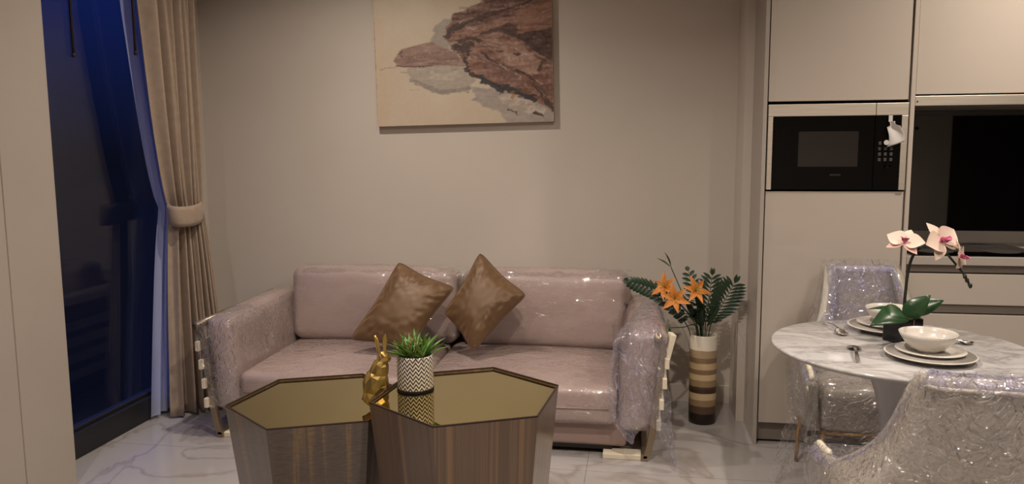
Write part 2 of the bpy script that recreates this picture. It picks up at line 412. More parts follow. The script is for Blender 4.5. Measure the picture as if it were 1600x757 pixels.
def copy_tree(o, parent=None, **kw):
    c_ = o.copy(); COL.objects.link(c_); c_.parent = parent
    if parent is None:
        for k, v in kw.items():
            if k in ('location', 'rotation_euler'): setattr(c_, k, v)
            else: c_[k] = v
    for ch in list(o.children): copy_tree(ch, c_)
    return c_

# ================================================================== SETTING
XW, YW, XC, YC, CH = -2.53, 4.214, .555, 3.633, 2.70
st = lambda name, *a, **k: box(name, *a, kind='structure', **k)
st('wall_back', XW-.1, YW, -.02, 4.6, YW+.15, CH, M['wall'])
st('ceiling', -2.7, -1.7, CH, 4.6, YW+.15, CH+.1, M['ceiling'])
st('wall_right', 4.5, -1.6, -.02, 4.6, YW, CH, M['dark_wall'])
st('wall_front', XW-.1, -1.7, -.02, 3.72, -1.6, CH, M['wall'])
st('unseen_dark_panel', 3.72, -1.7, -.02, 4.6, -1.62, CH, M['dark_wall'])  # unseen dark panel, added to blacken part of the splashback's reflection
# column standing before the window wall
o = obj('wall_left', *join(boxg(-2.60, 1.5, -.02, -2.3, 2.49, CH), boxg(-2.60, 2.494, -.02, -2.3, 2.752, CH), boxg(-2.60, 2.4, -.02, -2.305, 2.6, CH)), M['column'], kind='structure'); bev(o, .004)
st('baseboard_back', XW, YW-.012, 0, XC-.04, YW, .10, M['wall'], bevel=.002)
st('trim_1', XC-.04, 3.93, 0, XC+.02, YW, CH, M['wall'])
# floor with large marble tiles
fl = st('floor', -2.6, -1.7, -.06, 4.6, YW+.02, -.012, M['grout'])
tile = mesh_of('floor_tile', boxg(-.5993, -.5993, -.012, .5993, .5993, 0), M['floor'], False)
for i in range(6):
    for j in range(5):
        cx_, cy_ = -2.0+i*1.2, 3.20+.6-j*1.2
        if j == 0:   # cut tiles against the back wall
            h = (YW+.01-3.2)/2
            if i == 0: cut = mesh_of('floor_tile', boxg(-.5993, -h+.0015, -.012, .5993, h, 0), M['floor'], False)
            o = bpy.data.objects.new('floor_tile', cut); o.location = (cx_, 3.2+h, 0)
        else: o = bpy.data.objects.new('floor_tile', tile); o.location = (cx_, cy_, 0)
        COL.objects.link(o); o.parent = fl
# window 1: frame, pane
def window(nm, y0, y1):
    w = obj(nm, *join(boxg(-2.57, y0, 0, -2.49, y1, .118), boxg(-2.56, y0, .118, -2.515, y1, .135), boxg(-2.57, y0, CH-.1, -2.49, y1, CH), boxg(-2.57, y1-.05, .118, -2.49, y1, CH-.1), boxg(-2.57, y0, .118, -2.49, y0+.05, CH-.1)), M['frame_dark'], kind='structure'); bev(w, .004)
    box('window_pane', -2.541, y0+.04, .12, -2.531, y1-.04, CH-.09, M['glass'], w)
st('trim_2', -2.6, 3.96, -.02, -2.515, YW, CH, M['wall'])
window('window_1', 2.75, 3.96); window('window_2', -1.6, 1.5)

# ------------------------------------------------------------------ downlights and added fill lamps (outside the frame)
DL = ['above the front of the sofa', 'above the kitchen worktop side of the dining table', 'above the hexagonal side tables', 'added as unseen fill on the window side', 'added as unseen fill on the kitchen side']
for x, y, p in LAMPS:
    d = thing('recessed_downlight', (x, y, CH), 'small round recessed ceiling downlight '+DL.pop(0), 'lamp', 'ceiling downlights')
    obj('trim_ring', *lathe([(.052, 0), (.052, -.006), (.040, -.008), (.038, -.002)], 24, (x, y, CH)), M['paper'], d, True)
    obj('lens', *lathe([(.0, -.004), (.037, -.004), (.037, -.001)], 24, (x, y, CH)), M['lamp_glow'], d, True)

# ------------------------------------------------------------------ curtains
def lerp(a, b, s): return a+(b-a)*s
def curtain_fn(A_top, B_top, A_w, B_w, A_b, B_b, amp, nf, zb=.012, seed=0, zt=2.66):
    zw = 1.09
    def f(u, v):
        z = lerp(zb, zt, v)
        if z > zw:
            s = ((z-zw)/(2.1-zw)); s = min(s, 1)**.62; A, B, a = A_w.lerp(A_top, s), B_w.lerp(B_top, s), lerp(amp[1], amp[0], s)
        else:
            s = ((zw-z)/(zw-zb))**.7; A, B, a = A_w.lerp(A_b, s), B_w.lerp(B_b, s), lerp(amp[1], amp[2], s)
        D = (B-A); N = Vector((-D.y, D.x)).normalized()
        if N.x < 0: N = -N
        uu = u**1.7
        ph = 2*PI*nf*uu+.6*nz((u*3, z*.8, seed))
        off = a*(math.sin(ph)+.35*math.sin(2.3*ph+z*1.3+seed)+.4*nz((u*6, z*1.1, seed+3)))
        p = A+D*u+N*off
        return (p.x, p.y, z)
    return f
V2 = lambda x, y: Vector((x, y))
cur = thing('curtain', (-2.36, 3.7, 0), 'taupe floor-length drape tied back beside the dark window', 'curtain')
f1 = curtain_fn(V2(-2.37, 3.45), V2(-2.35, 3.82), V2(-2.39, 3.64), V2(-2.315, 3.80), V2(-2.40, 3.55), V2(-2.21, 3.79), (.046, .022, .05), 6.4, seed=2)
solid(obj('drape', *grid(f1, 150, 60), M['drape'], cur, True), .004)
# tieback band: closed loop round the waist
def tb(u, v):
    a = 2*PI*u; z = 1.02+.105*v+.018*math.cos(a-2.2)
    w = 1+.06*math.sin(PI*v)
    return (-2.352+(.075*w)*math.cos(a)-.03*math.sin(a)*.6, 3.72+(.125*w)*math.sin(a), z)
solid(obj('tieback', *grid(tb, 40, 6, True), M['drape'], cur, True), .006)
f2 = curtain_fn(V2(-2.465, 3.455), V2(-2.465, 3.94), V2(-2.468, 3.68), V2(-2.465, 3.88), V2(-2.465, 3.49), V2(-2.46, 3.8), (.017, .010, .014), 7, zb=.02, seed=9)
o = obj('sheer_curtain', *grid(f2, 130, 50), M['sheer'], None, True); tag(o, 'bluish white sheer curtain behind the taupe drape', 'curtain')
for (x, y, z0, lab) in ((-2.44, 3.085, 1.80, 'thin dark curtain pull wand hanging alone before the glass'), (-2.36, 3.40, 1.845, 'thin dark curtain pull wand hanging at the edge of the drape')):
    w = thing('curtain_wand', (x, y, z0), lab, 'curtain rod')
    obj('rod', *tube([(x, y, z0+.008), (x, y, 2.66)], .006, 8), M['wand'], w, True)
    obj('end_cap', *tube([(x, y, z0), (x, y, z0+.02)], .008, 8), M['wand'], w, True)
o = box('curtain_track', -2.47, 2.76, 2.665, -2.30, YW, 2.698, M['ceiling'], None, .003); tag(o, 'white ceiling curtain track above the window', 'track')

# ------------------------------------------------------------------ painting
def in_poly(px, py, poly):
    c_ = np.zeros(px.shape, bool); n = len(poly)
    for i in range(n):
        x1, y1 = poly[i]; x2, y2 = poly[(i+1) % n]
        k = ((y1 > py) != (y2 > py)) & (px < (x2-x1)*(py-y1)/((y2-y1) if y2 != y1 else 1e-9)+x1); c_ ^= k
    return c_
def vnoise(X, Y, s, seed, oct_=4):
    rs = np.random.RandomState(seed); out = 0; amp = 1; tot = 0
    for k in range(oct_):
        G = rs.rand(64, 64); xs, ys = X/s, Y/s
        xi, yi = np.floor(xs).astype(int), np.floor(ys).astype(int); fx, fy = xs-xi, ys-yi
        fx, fy = fx*fx*(3-2*fx), fy*fy*(3-2*fy)
        g = lambda a, b: G[a % 64, b % 64]
        out = out+amp*((g(xi, yi)*(1-fx)+g(xi+1, yi)*fx)*(1-fy)+(g(xi, yi+1)*(1-fx)+g(xi+1, yi+1)*fx)*fy)
        tot += amp; amp *= .55; s = s/2.03
    return out/tot-.5
PW, PH = .99, .80
NX, NY = 330, 250
u_, v_ = np.meshgrid(np.linspace(0, 1, NX), np.linspace(0, 1, NY))
X = 118+950*u_; Y = 668-v_*PH/.00104                       # working pixels of the canvas print
wx = vnoise(X*.2, Y, 16, 21, 3)*40+vnoise(X, Y, 70, 1)*30+vnoise(X, Y, 9, 5, 2)*14; wy = vnoise(X, Y, 60, 2)*20+vnoise(X, Y, 7, 6, 2)*6
Xd, Yd = X+wx, Y+wy
streak = vnoise(X*.22+Y*.05, Y*1.3, 16, 8, 4); fine = vnoise(X, Y, 14, 11, 3); big = vnoise(X, Y, 240, 12, 3)
img = np.zeros(X.shape+(3,)); base = np.array([204, 187, 162.])
img[:] = base; img += (big*26)[..., None]*np.array([.6, .9, 1.1]); img += (fine*5)[..., None]
edge = ((X < 175+wx) & (Y > 100)); img[edge] += np.array([1, -3, -6.])
def paint(poly, col, k=1., st_=22, fn=18, xx=None, yy=None):
    m_ = in_poly(Xd if xx is None else xx, Yd if yy is None else yy, poly).astype(float)
    for _ in range(3):
        m_ = (m_+np.roll(m_, 1, 0)+np.roll(m_, -1, 0)+np.roll(m_, 1, 1)+np.roll(m_, -1, 1)+np.roll(m_, 2, 1)+np.roll(m_, -2, 1))/7
    m_ = (np.clip(m_*1.7-.35+streak*.9, 0, 1)*k)[..., None]
    c_ = np.array(col, float)+(streak*st_*2)[..., None]+(fine*fn*2)[..., None]
    img[:] = img*(1-m_)+c_*m_
def stroke(pts, w, col, k=.9, dry=0.):
    P = [Vector((a, b, 0)) for a, b in pts]; P = bez(P, 6); d = np.full(X.shape, 1e9)
    for a, b in zip(P[:-1], P[1:]):
        ax_, ay = a.x, a.y; dx, dy = b.x-a.x, b.y-a.y; L2 = dx*dx+dy*dy+1e-9
        t_ = np.clip(((Xd-ax_)*dx+(Yd-ay)*dy)/L2, 0, 1); d = np.minimum(d, np.hypot(Xd-ax_-t_*dx, Yd-ay-t_*dy))
    m_ = np.clip((w*(.85+1.2*fine+1.6*streak)-d)/4+.5, 0, 1)*np.clip((streak+fine*.6-dry+.5)*12, 0, 1)
    c_ = np.array(col, float)+(fine*30)[..., None]
    m_ = (m_*k)[..., None]; img[:] = img*(1-m_)+c_*m_
paint([(425, 260), (445, 160), (500, 110), (575, 140), (560, 250), (490, 300)], (158, 146, 134), .85, 8, 8)
paint([(300, 365), (420, 345), (600, 360), (660, 440), (640, 495), (500, 512), (400, 480), (325, 440)], (170, 158, 142), .85, 10, 10)
stroke([(318, 425), (400, 470), (500, 497), (625, 488)], 13, (140, 130, 118), .7)
stroke([(420, 400), (500, 420), (560, 405)], 22, (190, 176, 158), .6)
paint([(640, 480), (800, 490), (1090, 590), (1090, 690), (820, 690), (795, 615), (700, 585), (650, 540)], (164, 152, 140), .9, 12, 12)
paint([(780, 525), (900, 515), (1020, 600), (1010, 650), (880, 610), (800, 570)], (196, 180, 160), .6, 30, 34)
paint([(212, 325), (262, 268), (330, 252), (430, 234), (520, 280), (640, 320), (640, 370), (480, 358), (250, 360)], (146, 116, 102), .85, 34, 20, X+wx*.3, Y+wy*.3)
stroke([(300, 330), (430, 318), (560, 330)], 12, (112, 84, 74), .6, .4)
stroke([(240, 357), (330, 357), (430, 362)], 3, (70, 50, 42), .8)
stroke([(130, 370), (240, 362)], 2.5, (150, 128, 104), .7)
stroke([(262, 268), (258, 300)], 3.5, (60, 45, 40), .8)
brown = [(505, 215), (530, 150), (545, 105), (680, 70), (700, 40), (800, 0), (900, -60), (1120, -200), (1120, 620), (1060, 615), (980, 560), (900, 535), (830, 505), (700, 440), (620, 385), (590, 320), (550, 280)]
paint(brown, (138, 100, 82), .97, 52, 30)
paint([(540, 105), (700, 50), (860, -30), (1120, -120), (1120, 20), (880, 110), (700, 160), (560, 190)], (112, 82, 68), .8, 70, 30)
paint([(900, 90), (1080, 55), (1080, 215), (900, 205)], (146, 106, 86), .85, 24, 16)
paint([(690, 230), (880, 240), (1000, 350), (1010, 420), (940, 420), (800, 350)], (168, 134, 116), .85, 34, 26)
paint([(640, 310), (720, 300), (820, 400), (950, 450), (960, 500), (860, 470), (700, 430)], (140, 106, 92), .9, 34, 26)
paint([(890, 215), (1090, 190), (1090, 385), (1020, 345), (950, 290)], (76, 54, 46), .85, 30, 26)
paint([(800, 175), (850, 150), (890, 190), (885, 230), (820, 215)], (82, 56, 48), .85, 20, 20)
paint([(1000, 390), (1090, 400), (1090, 560), (1010, 500), (970, 440)], (128, 92, 76), .9, 30, 26)
stroke([(515, 205), (560, 170), (600, 165)], 16, (70, 48, 40)); stroke([(560, 190), (700, 120), (880, 75), (1045, 28)], 6, (62, 42, 36), .85, .3)
stroke([(560, 268), (600, 280), (640, 255)], 24, (66, 48, 42)); stroke([(560, 240), (640, 225), (690, 245)], 9, (62, 44, 38))
stroke([(690, 205), (800, 190), (900, 230), (1000, 300)], 8, (70, 50, 42), .8, .25)
stroke([(635, 295), (602, 335), (625, 395), (690, 440)], 9, (56, 40, 36))
stroke([(690, 440), (770, 478), (840, 500), (975, 548)], 17, (48, 44, 46)); stroke([(800, 505), (900, 500)], 10, (60, 54, 54), .8, .35)
stroke([(690, 300), (750, 350), (860, 395), (950, 440), (985, 500)], 7, (66, 48, 42), .9, .15)
stroke([(985, 480), (1040, 560), (1062, 600)], 18, (60, 46, 42), .8, .2)
stroke([(1010, 355), (1005, 385), (985, 400)], 10, (72, 50, 42)); stroke([(860, 322), (880, 318)], 9, (70, 50, 42)); stroke([(775, 300), (810, 300)], 5, (70, 50, 42))
stroke([(700, 250), (790, 255)], 5, (196, 170, 150), .5, .4); stroke([(560, 240), (530, 250), (530, 280)], 9, (196, 178, 158), .6, .2)
stroke([(735, 40), (790, 32)], 4, (200, 180, 160), .8); stroke([(590, 150), (615, 135)], 5, (180, 160, 142), .7)
stroke([(820, 596), (860, 610), (865, 628)], 3.5, (60, 46, 40)); stroke([(960, 622), (1010, 640)], 7, (70, 52, 44), .9, .1)
stroke([(700, 480), (760, 498)], 4, (205, 190, 170), .7); stroke([(850, 512), (855, 540)], 6, (160, 110, 70), .7)
stroke([(870, 560), (900, 540), (950, 590)], 6, (205, 190, 172), .6, .3)
rs_ = random.Random(5)
for _ in range(150):
    x_, y_ = rs_.uniform(560, 1060), rs_.uniform(0, 560)
    if y_ > 330+.45*(x_-600) or y_ < 70-.3*(x_-560): continue
    L_ = rs_.uniform(25, 110); a_ = rs_.uniform(-.45, .1) if y_ < 220 else rs_.uniform(.1, .8)
    q_ = rs_.choice([(78, 56, 48), (96, 70, 60), (176, 142, 122), (160, 124, 104), (120, 88, 74), (200, 176, 156)])
    stroke([(x_, y_), (x_+L_*math.cos(a_)*.5, y_+L_*math.sin(a_)*.5+rs_.uniform(-5, 5)), (x_+L_*math.cos(a_), y_+L_*math.sin(a_))], rs_.uniform(1.5, 5), q_, .6, rs_.uniform(.1, .45))
for _ in range(40):
    x_, y_ = rs_.uniform(260, 600), rs_.uniform(270, 480); L_ = rs_.uniform(20, 80)
    stroke([(x_, y_), (x_+L_, y_+rs_.uniform(-4, 8))], rs_.uniform(1.2, 4), rs_.choice([(190, 172, 156), (120, 94, 84), (206, 188, 168)] if y_ < 360 else [(196, 182, 164), (140, 130, 118)]), .5, rs_.uniform(.2, .45))
img = np.clip(img, 0, 255)/255
lin = .88*np.where(img <= .04045, img/12.92, ((img+.055)/1.055)**2.4)*np.array([1, 1.0, 1.05])
pt = thing('canvas_painting', (-.94, YW-.02, 1.53), 'abstract brown and cream canvas painting hanging on the wall over the sofa', 'painting')
me = bpy.data.meshes.new('canvas_print')
VV = np.stack([(u_-.5)*PW, np.full(u_.shape, -.0005), v_*PH], -1).reshape(-1, 3)
ii = np.arange(NX*NY).reshape(NY, NX)
FF = np.stack([ii[:-1, :-1], ii[:-1, 1:], ii[1:, 1:], ii[1:, :-1]], -1).reshape(-1, 4)
me.from_pydata(VV.tolist(), [], FF.tolist()); at = me.color_attributes.new('paint', 'FLOAT_COLOR', 'POINT')
at.data.foreach_set('color', np.concatenate([lin.reshape(-1, 3), np.ones((NX*NY, 1))], 1).astype(np.float32).ravel())
t = NT('canvas_print_paint'); va = t.add('ShaderNodeVertexColor'); va.layer_name = 'paint'; t.L(va.outputs[0], t.b.inputs['Base Color']); t.set(Roughness=.6)
t.bump(t.noise(t.coord('Object', (1, 1, 2)), 120, 5), .3, .002)
me.materials.append(t.m); pc = bpy.data.objects.new('canvas_print', me); COL.objects.link(pc); pc.parent = pt; pc.location = (0, -.018, 0)
cs = obj('canvas_stretcher', *boxg(-PW/2, -.0178, 0, PW/2, .0168, PH), simple('canvas_edge', srgb(176, 154, 130), .7), pt, raw=True)
pt.rotation_euler = (0, math.radians(-1.0), 0)

# ------------------------------------------------------------------ sofa
so = thing('sofa', (-.97, 3.7, 0), 'long low rose-beige leather sofa wrapped in clear plastic film', 'sofa')
def place(g, c, rot=(0, 0, 0)):
    m_ = Matrix.Translation(c) @ Matrix.Rotation(rot[2], 4, 'Z') @ Matrix.Rotation(rot[1], 4, 'Y') @ Matrix.Rotation(rot[0], 4, 'X')
    return xf(g, m_)
LX, RX, MX = -1.885, -.075, -.985
obj('base', *place(rbox((RX-LX+.09)/2, .37, .068, .02, 6), ((LX+RX)/2, 3.765, .105)), M['leather_plain'], so, True)
for a, b in ((LX, MX), (MX, RX)):
    sc_ = obj('seat_cushion', *place(rbox((b-a)/2-.001, .36, .088, .035, 10, (0, .008, .03)), ((a+b)/2, 3.70, .245), (math.radians(1), 0, 0)), M['leather'], so, True)
    cy = 3.70-.36-.004
    obj('seam', *tube([(a+.03, cy-.002, .235), ((a+b)/2, cy-.010, .232), (b-.03, cy-.002, .235)], .0035, 6), M['leather_plain'], sc_, True)
for a, b, dx in ((LX-.012, MX+.035, 0), (MX+.04, RX+.03, .02)):
    obj('back_cushion', *place(rbox((b-a)/2-.001, .095, .205, .055, 10, (.006, .035, .012)), ((a+b)/2+dx, 4.055, .54), (math.radians(-3), 0, 0)), M['leather'], so, True)
obj('back_frame', *place(rbox((RX-LX)/2+.06, .02, .27, .015, 5), ((LX+RX)/2, 4.165, .34)), M['leather_plain'], so, True)
# arms: leaning slightly outwards
def arm(side):
    x0 = LX-.07 if side < 0 else RX+.085
    g = rbox(.070 if side < 0 else .085, .385, .235, .045, 9, (.012, .02, .012))
    V = []
    for v in g[0]:
        s = max(0, (v.z+.235)/.47)
        V.append((x0+v.x+side*(.035 if side < 0 else .055)*s**1.5*(1 if side < 0 else (.6+.6*(.4-v.y))), 3.745+v.y, .355+v.z+.03*(v.y+.385)*s))
    return V, g[1]
for s in (-1, 1): obj('armrest', *arm(s), M['leather'], so, True)
# side racks: curved champagne uprights, slats, top roll
def rack(side):
    X0 = -.97; w = 1.02
    prof = [(1.125, .555), (1.105, .52), (1.082, .43), (1.068, .30), (1.052, .15), (1.035, .06), (1.02, .012)] if side < 0 else [(1.085, .560), (1.095, .50), (1.085, .40), (1.075, .30), (1.055, .15), (1.04, .06), (1.025, .012)]
    P = [Vector((X0+side*a, 0, z)) for a, z in prof]; P = bez(P, 4)
    for y0, y1 in ((3.335, 3.36), (4.10, 4.125)):
        V, F = [], []
        for p in P:
            for dx in (-.015, .015):
                for y in (y0, y1): V.append((p.x+dx, y, p.z))
        for i in range(len(P)-1):
            a = i*4; b = a+4
            F += [(a, a+1, b+1, b), (a+2, b+2, b+3, a+3), (a, b, b+2, a+2), (a+1, a+3, b+3, b+1)]
        F += [(0, 2, 3, 1), (len(V)-4, len(V)-3, len(V)-1, len(V)-2)]
        fixn(bev(obj('side_upright', V, F, M['champagne'], so), .003))
    xb = X0+side*1.02
    bev(obj('bottom_rail', *boxg(xb-.016, 3.335, 0, xb+.016, 4.125, .03), M['champagne'], so), .004)
    xt = X0+side*prof[0][0]
    obj('top_rail', *tube([(xt-side*.012, 3.33, prof[0][1]+.0), (xt-side*.012, 4.14, prof[0][1]+.02)], .019, 14), M['champagne'], so, True)
    for k, z in enumerate((.455, .365, .27, .175)):
        xs = min(P, key=lambda q: abs(q.z-z)).x+side*.020
        box('slat', xs-.010, 3.318, z-.024, xs+.010, 4.11, z+.024, M['cream_foam'], so, .003)
rack(-1); rack(1)
box('gap_shade_strip', LX+.02, 3.40, .022, RX-.02, 3.44, .04, M['gap'], so, .003)  # dark strip standing in for the shade in the gap under the base
for x in (-.135, -1.98): box('foot', x, 3.345, 0, x+.19, 3.42, .024, M['cream_foam'], so, .003)
# torn foam corner pieces by the right rack
fo = place(boxg(-.013, -.03, -.07, .013, .03, .07), (.150, 3.42, .50), (0, math.radians(14), .2)); bev(obj('corner_guard', *fo, M['cream_foam'], so), .004)
# film on left arm front
def crumple(p, amp, s1=9, s2=26):
    v = Vector(p); n1 = noise.noise_vector(v*s1); n2 = noise.noise_vector(v*s2+Vector((3, 1, 7)))
    return v+n1*amp+n2*amp*.45
def lf(u, v):
    # sheet: from the arm top, over the front, down
    x = lerp(-2.075, -1.865, u); 
    if v < .35: s = v/.35; y, z = lerp(3.62, 3.345, s), lerp(.612, .60, s)
    else: s = (v-.35)/.65; y, z = 3.322-.012*math.sin(PI*s), lerp(.595, .16, s); x = x+.035*s*(1-u)*1.2+ (.02*s)*u*0
    z -= .05*(2*u-1)**4*(1 if v < .35 else .2)
    x += .012*math.sin(v*9)
    return crumple((x, y, z), .011)
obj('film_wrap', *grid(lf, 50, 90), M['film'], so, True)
def lf2(u, v):  # inner side of the left arm
    y = lerp(3.34, 3.98, u); z = lerp(.60, .36, v)+.02*u
    x = -1.868-.02*(1-v)+.004
    return crumple((x+.006, y, z), .006, 7, 20)
obj('film_wrap', *grid(lf2, 60, 30), M['film'], so, True)
# big loose sheet over right arm, with trailing tail
def rf(u, v):
    k = 2*u-1; fold = .018*math.sin(u*11+1.2)+.010*math.sin(u*23)
    if v < .25:
        s = v/.25; y = lerp(3.97, 3.42, s); z = .645-.02*s; x = lerp(.02-.10*s, .145, u); z -= .10*k**4
        if k < 0: z -= .03*k*k
    elif v < .4:
        s = (v-.25)/.15; a_ = s*PI/2; y = 3.42-.105*math.sin(a_); z = .545+.08*math.cos(a_)-.10*k**4*(1-s); x = lerp(-.08-.01*s, .145, u)
        y -= fold*s*.5
    else:
        s = (v-.4)/.6
        bottom = .15-.045*math.sin(u*7+1)-(.10*(u-.75)/.25 if u > .75 else 0)
        z = lerp(.545, bottom, s)
        wl = -.09-.035*math.sin(PI*s*.85)+.07*s**3; wr = .145+.005*math.sin(s*5)+.035*s*s
        x = lerp(wl, wr, u)+.012*math.sin(z*22+u*3)*s; y = 3.315-fold*(.5+s)-.035*math.sin(PI*u)*s
    return crumple((x, y, z), .013, 7, 21)
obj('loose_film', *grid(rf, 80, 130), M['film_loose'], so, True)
def rin(u, v):
    y = lerp(3.33, 3.98, u); z = lerp(.62, .35, v)
    return crumple((-.084+.05*(1-v)*u-.012, y, z), .008, 7, 20)
obj('film_wrap', *grid(rin, 60, 30), M['film'], so, True)
def tail(u, v):
    x = lerp(.10, .16, u)+.035*v; z = lerp(.22, .03, v); y = 3.25-.02*v+.02*math.sin(u*9)
    x = lerp(x, .165+.02*v, v*.8)
    return crumple((x, y, z), .010, 12, 30)
obj('film_tail', *grid(tail, 16, 40), M['film_loose'], so, True)
def tear(u, v):   # wrinkled strip over back cushion top
    x = lerp(-1.83, -.02, u); y = 3.965+.08*v*v+.004; z = .715+.045*v
    return crumple((x, y, z), .005, 9, 24)
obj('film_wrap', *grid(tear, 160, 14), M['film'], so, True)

# ------------------------------------------------------------------ throw pillows
def pillow(name, corners, th, lab, fold=0):
    C_ = [Vector(c) for c in corners]; N = (C_[2]-C_[0]).cross(C_[3]-C_[1]).normalized()
    if N.y > 0: N = -N
    def surf(sgn):
        def f(u, v):
            a, b = u*2-1, v*2-1
            pin = .13
            ck = 1-.10*(a*a*b*b)**2.2
            aa = ck*a*(1-pin*(1-b*b)*abs(a)**1.5); bb = ck*b*(1-pin*(1-a*a)*abs(b)**1.5)
            U, W_ = (aa+1)/2, (bb+1)/2
            p = C_[0]*(1-U)*(1-W_)+C_[1]*U*(1-W_)+C_[2]*U*W_+C_[3]*(1-U)*W_
            h = th*((1-a**4)*(1-b**4))**.6*(.55+.45*(1-a*a)*(1-b*b))
            # radial creases running in from the corners
            d = (1-abs(a))*(1-abs(b)); r_ = max(abs(a), abs(b))
            cr = .005*nz((a*3.2+b*1.2, b*4.5-a, .3), 1.4, 4+fold)*r_*(1-r_**8)*2
            ang_ = math.atan2(b, a)
            cr += .0045*math.sin(ang_*22+6*nz((a*2, b*2, fold)))*max(0, r_-.45)*(1-r_**10)*1.9
            return p+N*sgn*(h+(cr if 0 < h else 0))
        return f
    g1 = grid(surf(1), 64, 64); g2 = grid(surf(-1), 64, 64); g2 = (g2[0], [q[::-1] for q in g2[1]])
    t_ = thing(name, tuple(sum(C_, Vector())/4-Vector((0, 0, .2))), lab, 'pillow')
    o = obj('cover', *join(g1, g2), M['velvet'], t_, True)
    bm = bmesh.new(); bm.from_mesh(o.data); bmesh.ops.remove_doubles(bm, verts=bm.verts, dist=.0004); bmesh.ops.recalc_face_normals(bm, faces=bm.faces); bm.to_mesh(o.data); bm.free()
    f = surf(0); ring = [f(k/40, 0) for k in range(41)]+[f(1, k/40) for k in range(1, 41)]+[f(1-k/40, 1) for k in range(1, 41)]+[f(0, 1-k/40) for k in range(1, 41)]
    obj('piping', *tube(ring, .0045, 6, False), M['velvet_edge'], t_, True)
pillow('throw_pillow', [(-1.44, 3.62, .425), (-1.10, 3.60, .39), (-.900, 3.80, .690), (-1.232, 3.86, .822)], .075, 'bronze velvet throw pillow leaning on the left half of the sofa', 1)
pillow('throw_pillow', [(-.785, 3.60, .385), (-.525, 3.78, .660), (-.800, 3.88, .875), (-.97, 3.74, .560)], .080, 'bronze velvet throw pillow balanced on one corner, right of the other pillow', 5)

# ------------------------------------------------------------------ hexagonal tables
TK = .78/.88
def hextable(c, z, R_, ang0, taper, wood_main, wood_alt, lab, H_=None):
    t_ = thing('side_table', (c[0], c[1], 0), lab, 'table')
    P = [Vector((c[0]+R_*math.cos(ang0+k*PI/3), c[1]+R_*math.sin(ang0+k*PI/3), 0)) for k in range(6)]
    Q = [Vector((c[0]+(p.x-c[0])*taper, c[1]+(p.y-c[1])*taper, 0)) for p in P]
    cen = Vector((c[0], c[1], 0))
    for k in range(6):
        a, b = P[k], P[(k+1) % 6]; qa, qb = Q[k], Q[(k+1) % 6]; zt = z-.003
        ins = .005
        def inn(p, zz): d = (cen-p); return p+d.normalized()*ins+Vector((0, 0, zz))
        V = [qa+Vector((0, 0, .004)), qb+Vector((0, 0, .004)), b+Vector((0, 0, zt)), a+Vector((0, 0, zt)), inn(qa, .004), inn(qb, .004), inn(b, zt), inn(a, zt)]
        F = [(0, 1, 2, 3), (5, 4, 7, 6), (0, 4, 5, 1), (3, 2, 6, 7), (1, 5, 6, 2), (0, 3, 7, 4)]
        po = fixn(obj('side_panel', V, F, wood_main if k in wood_alt else M['walnut'], t_)); uvl = po.data.uv_layers.new(name='UVMap')
        ed = (b-a).normalized(); mid = (a+b)/2-org(po)
        for lp in po.data.loops:
            vv = po.data.vertices[lp.vertex_index].co; uvl.data[lp.index].uv = ((vv-mid).dot(ed)+k*3.7, vv.z)
        bev(po, .0008)
    # rim
    def ring(rr, zz): return [Vector((cen.x+(p.x-cen.x)*rr, cen.y+(p.y-cen.y)*rr, zz)) for p in P]
    a, b, c_, d = ring(1.0012, z-.003), ring(1.0012, z+.0015), ring(.984, z+.0015), ring(.984, z-.012)
    V = a+b+c_+d; F = []
    for i in range(4):
        for k in range(6): F.append((i*6+k, i*6+(k+1) % 6, ((i+1) % 4)*6+(k+1) % 6, ((i+1) % 4)*6+k))
    fixn(obj('rim', V, F, M['rim'], t_))
    V = ring(.984, z-.007)+ring(.984, z-.013); F = [tuple(range(6)), tuple(range(11, 5, -1))]+[(k, k+6, (k+1) % 6+6, (k+1) % 6) for k in range(6)]
    fixn(obj('mirror_top', V, F, M['bronze_mirror'], t_))
    return t_
hextable((-.603*TK, 2.663*TK), .60, .3535*TK, math.radians(-35.5)+0, .80, M['walnut'], (), 'walnut hexagonal side table with mirror top, the taller right one')
hextable((-1.216*TK, 2.762*TK), .529, .352*TK, math.radians(-38.0), .80, M['fiddle'], (3, 4, 5), 'greyish walnut hexagonal side table with mirror top, the lower left one')

# ------------------------------------------------------------------ succulent in chevron pot
pc_ = Vector((-.812*TK, 2.715*TK, .593))
pl = thing('potted_succulent', tuple(pc_), 'spiky green artificial succulent in a chevron patterned pot on the right table', 'plant')
obj('pot', *lathe([(.060, .0), (.0665, .003), (.068, .012), (.068, .128), (.0665, .134), (.062, .134), (.061, .118), (0, .118)], 48, pc_), M['chevron'], pl, True)
obj('base_ring', *lathe([(.0685, .0), (.0695, .002), (.0695, .009), (.0685, .010)], 40, pc_), M['black'], pl, True)
obj('soil', *lathe([(.0, .122), (.059, .119)], 24, pc_), M['soil'], pl, True)
lm = [mesh_of('leaf', leafg(.085, .011, .8, .10, 6, 1.3), M['leaf_green']), mesh_of('leaf', leafg(.10, .009, .8, .16, 6, 1.3), M['leaf_green']), mesh_of('leaf', leafg(.085, .009, .8, .05, 6, 1.3), M['leaf_red'])]
rr = random.Random(3)
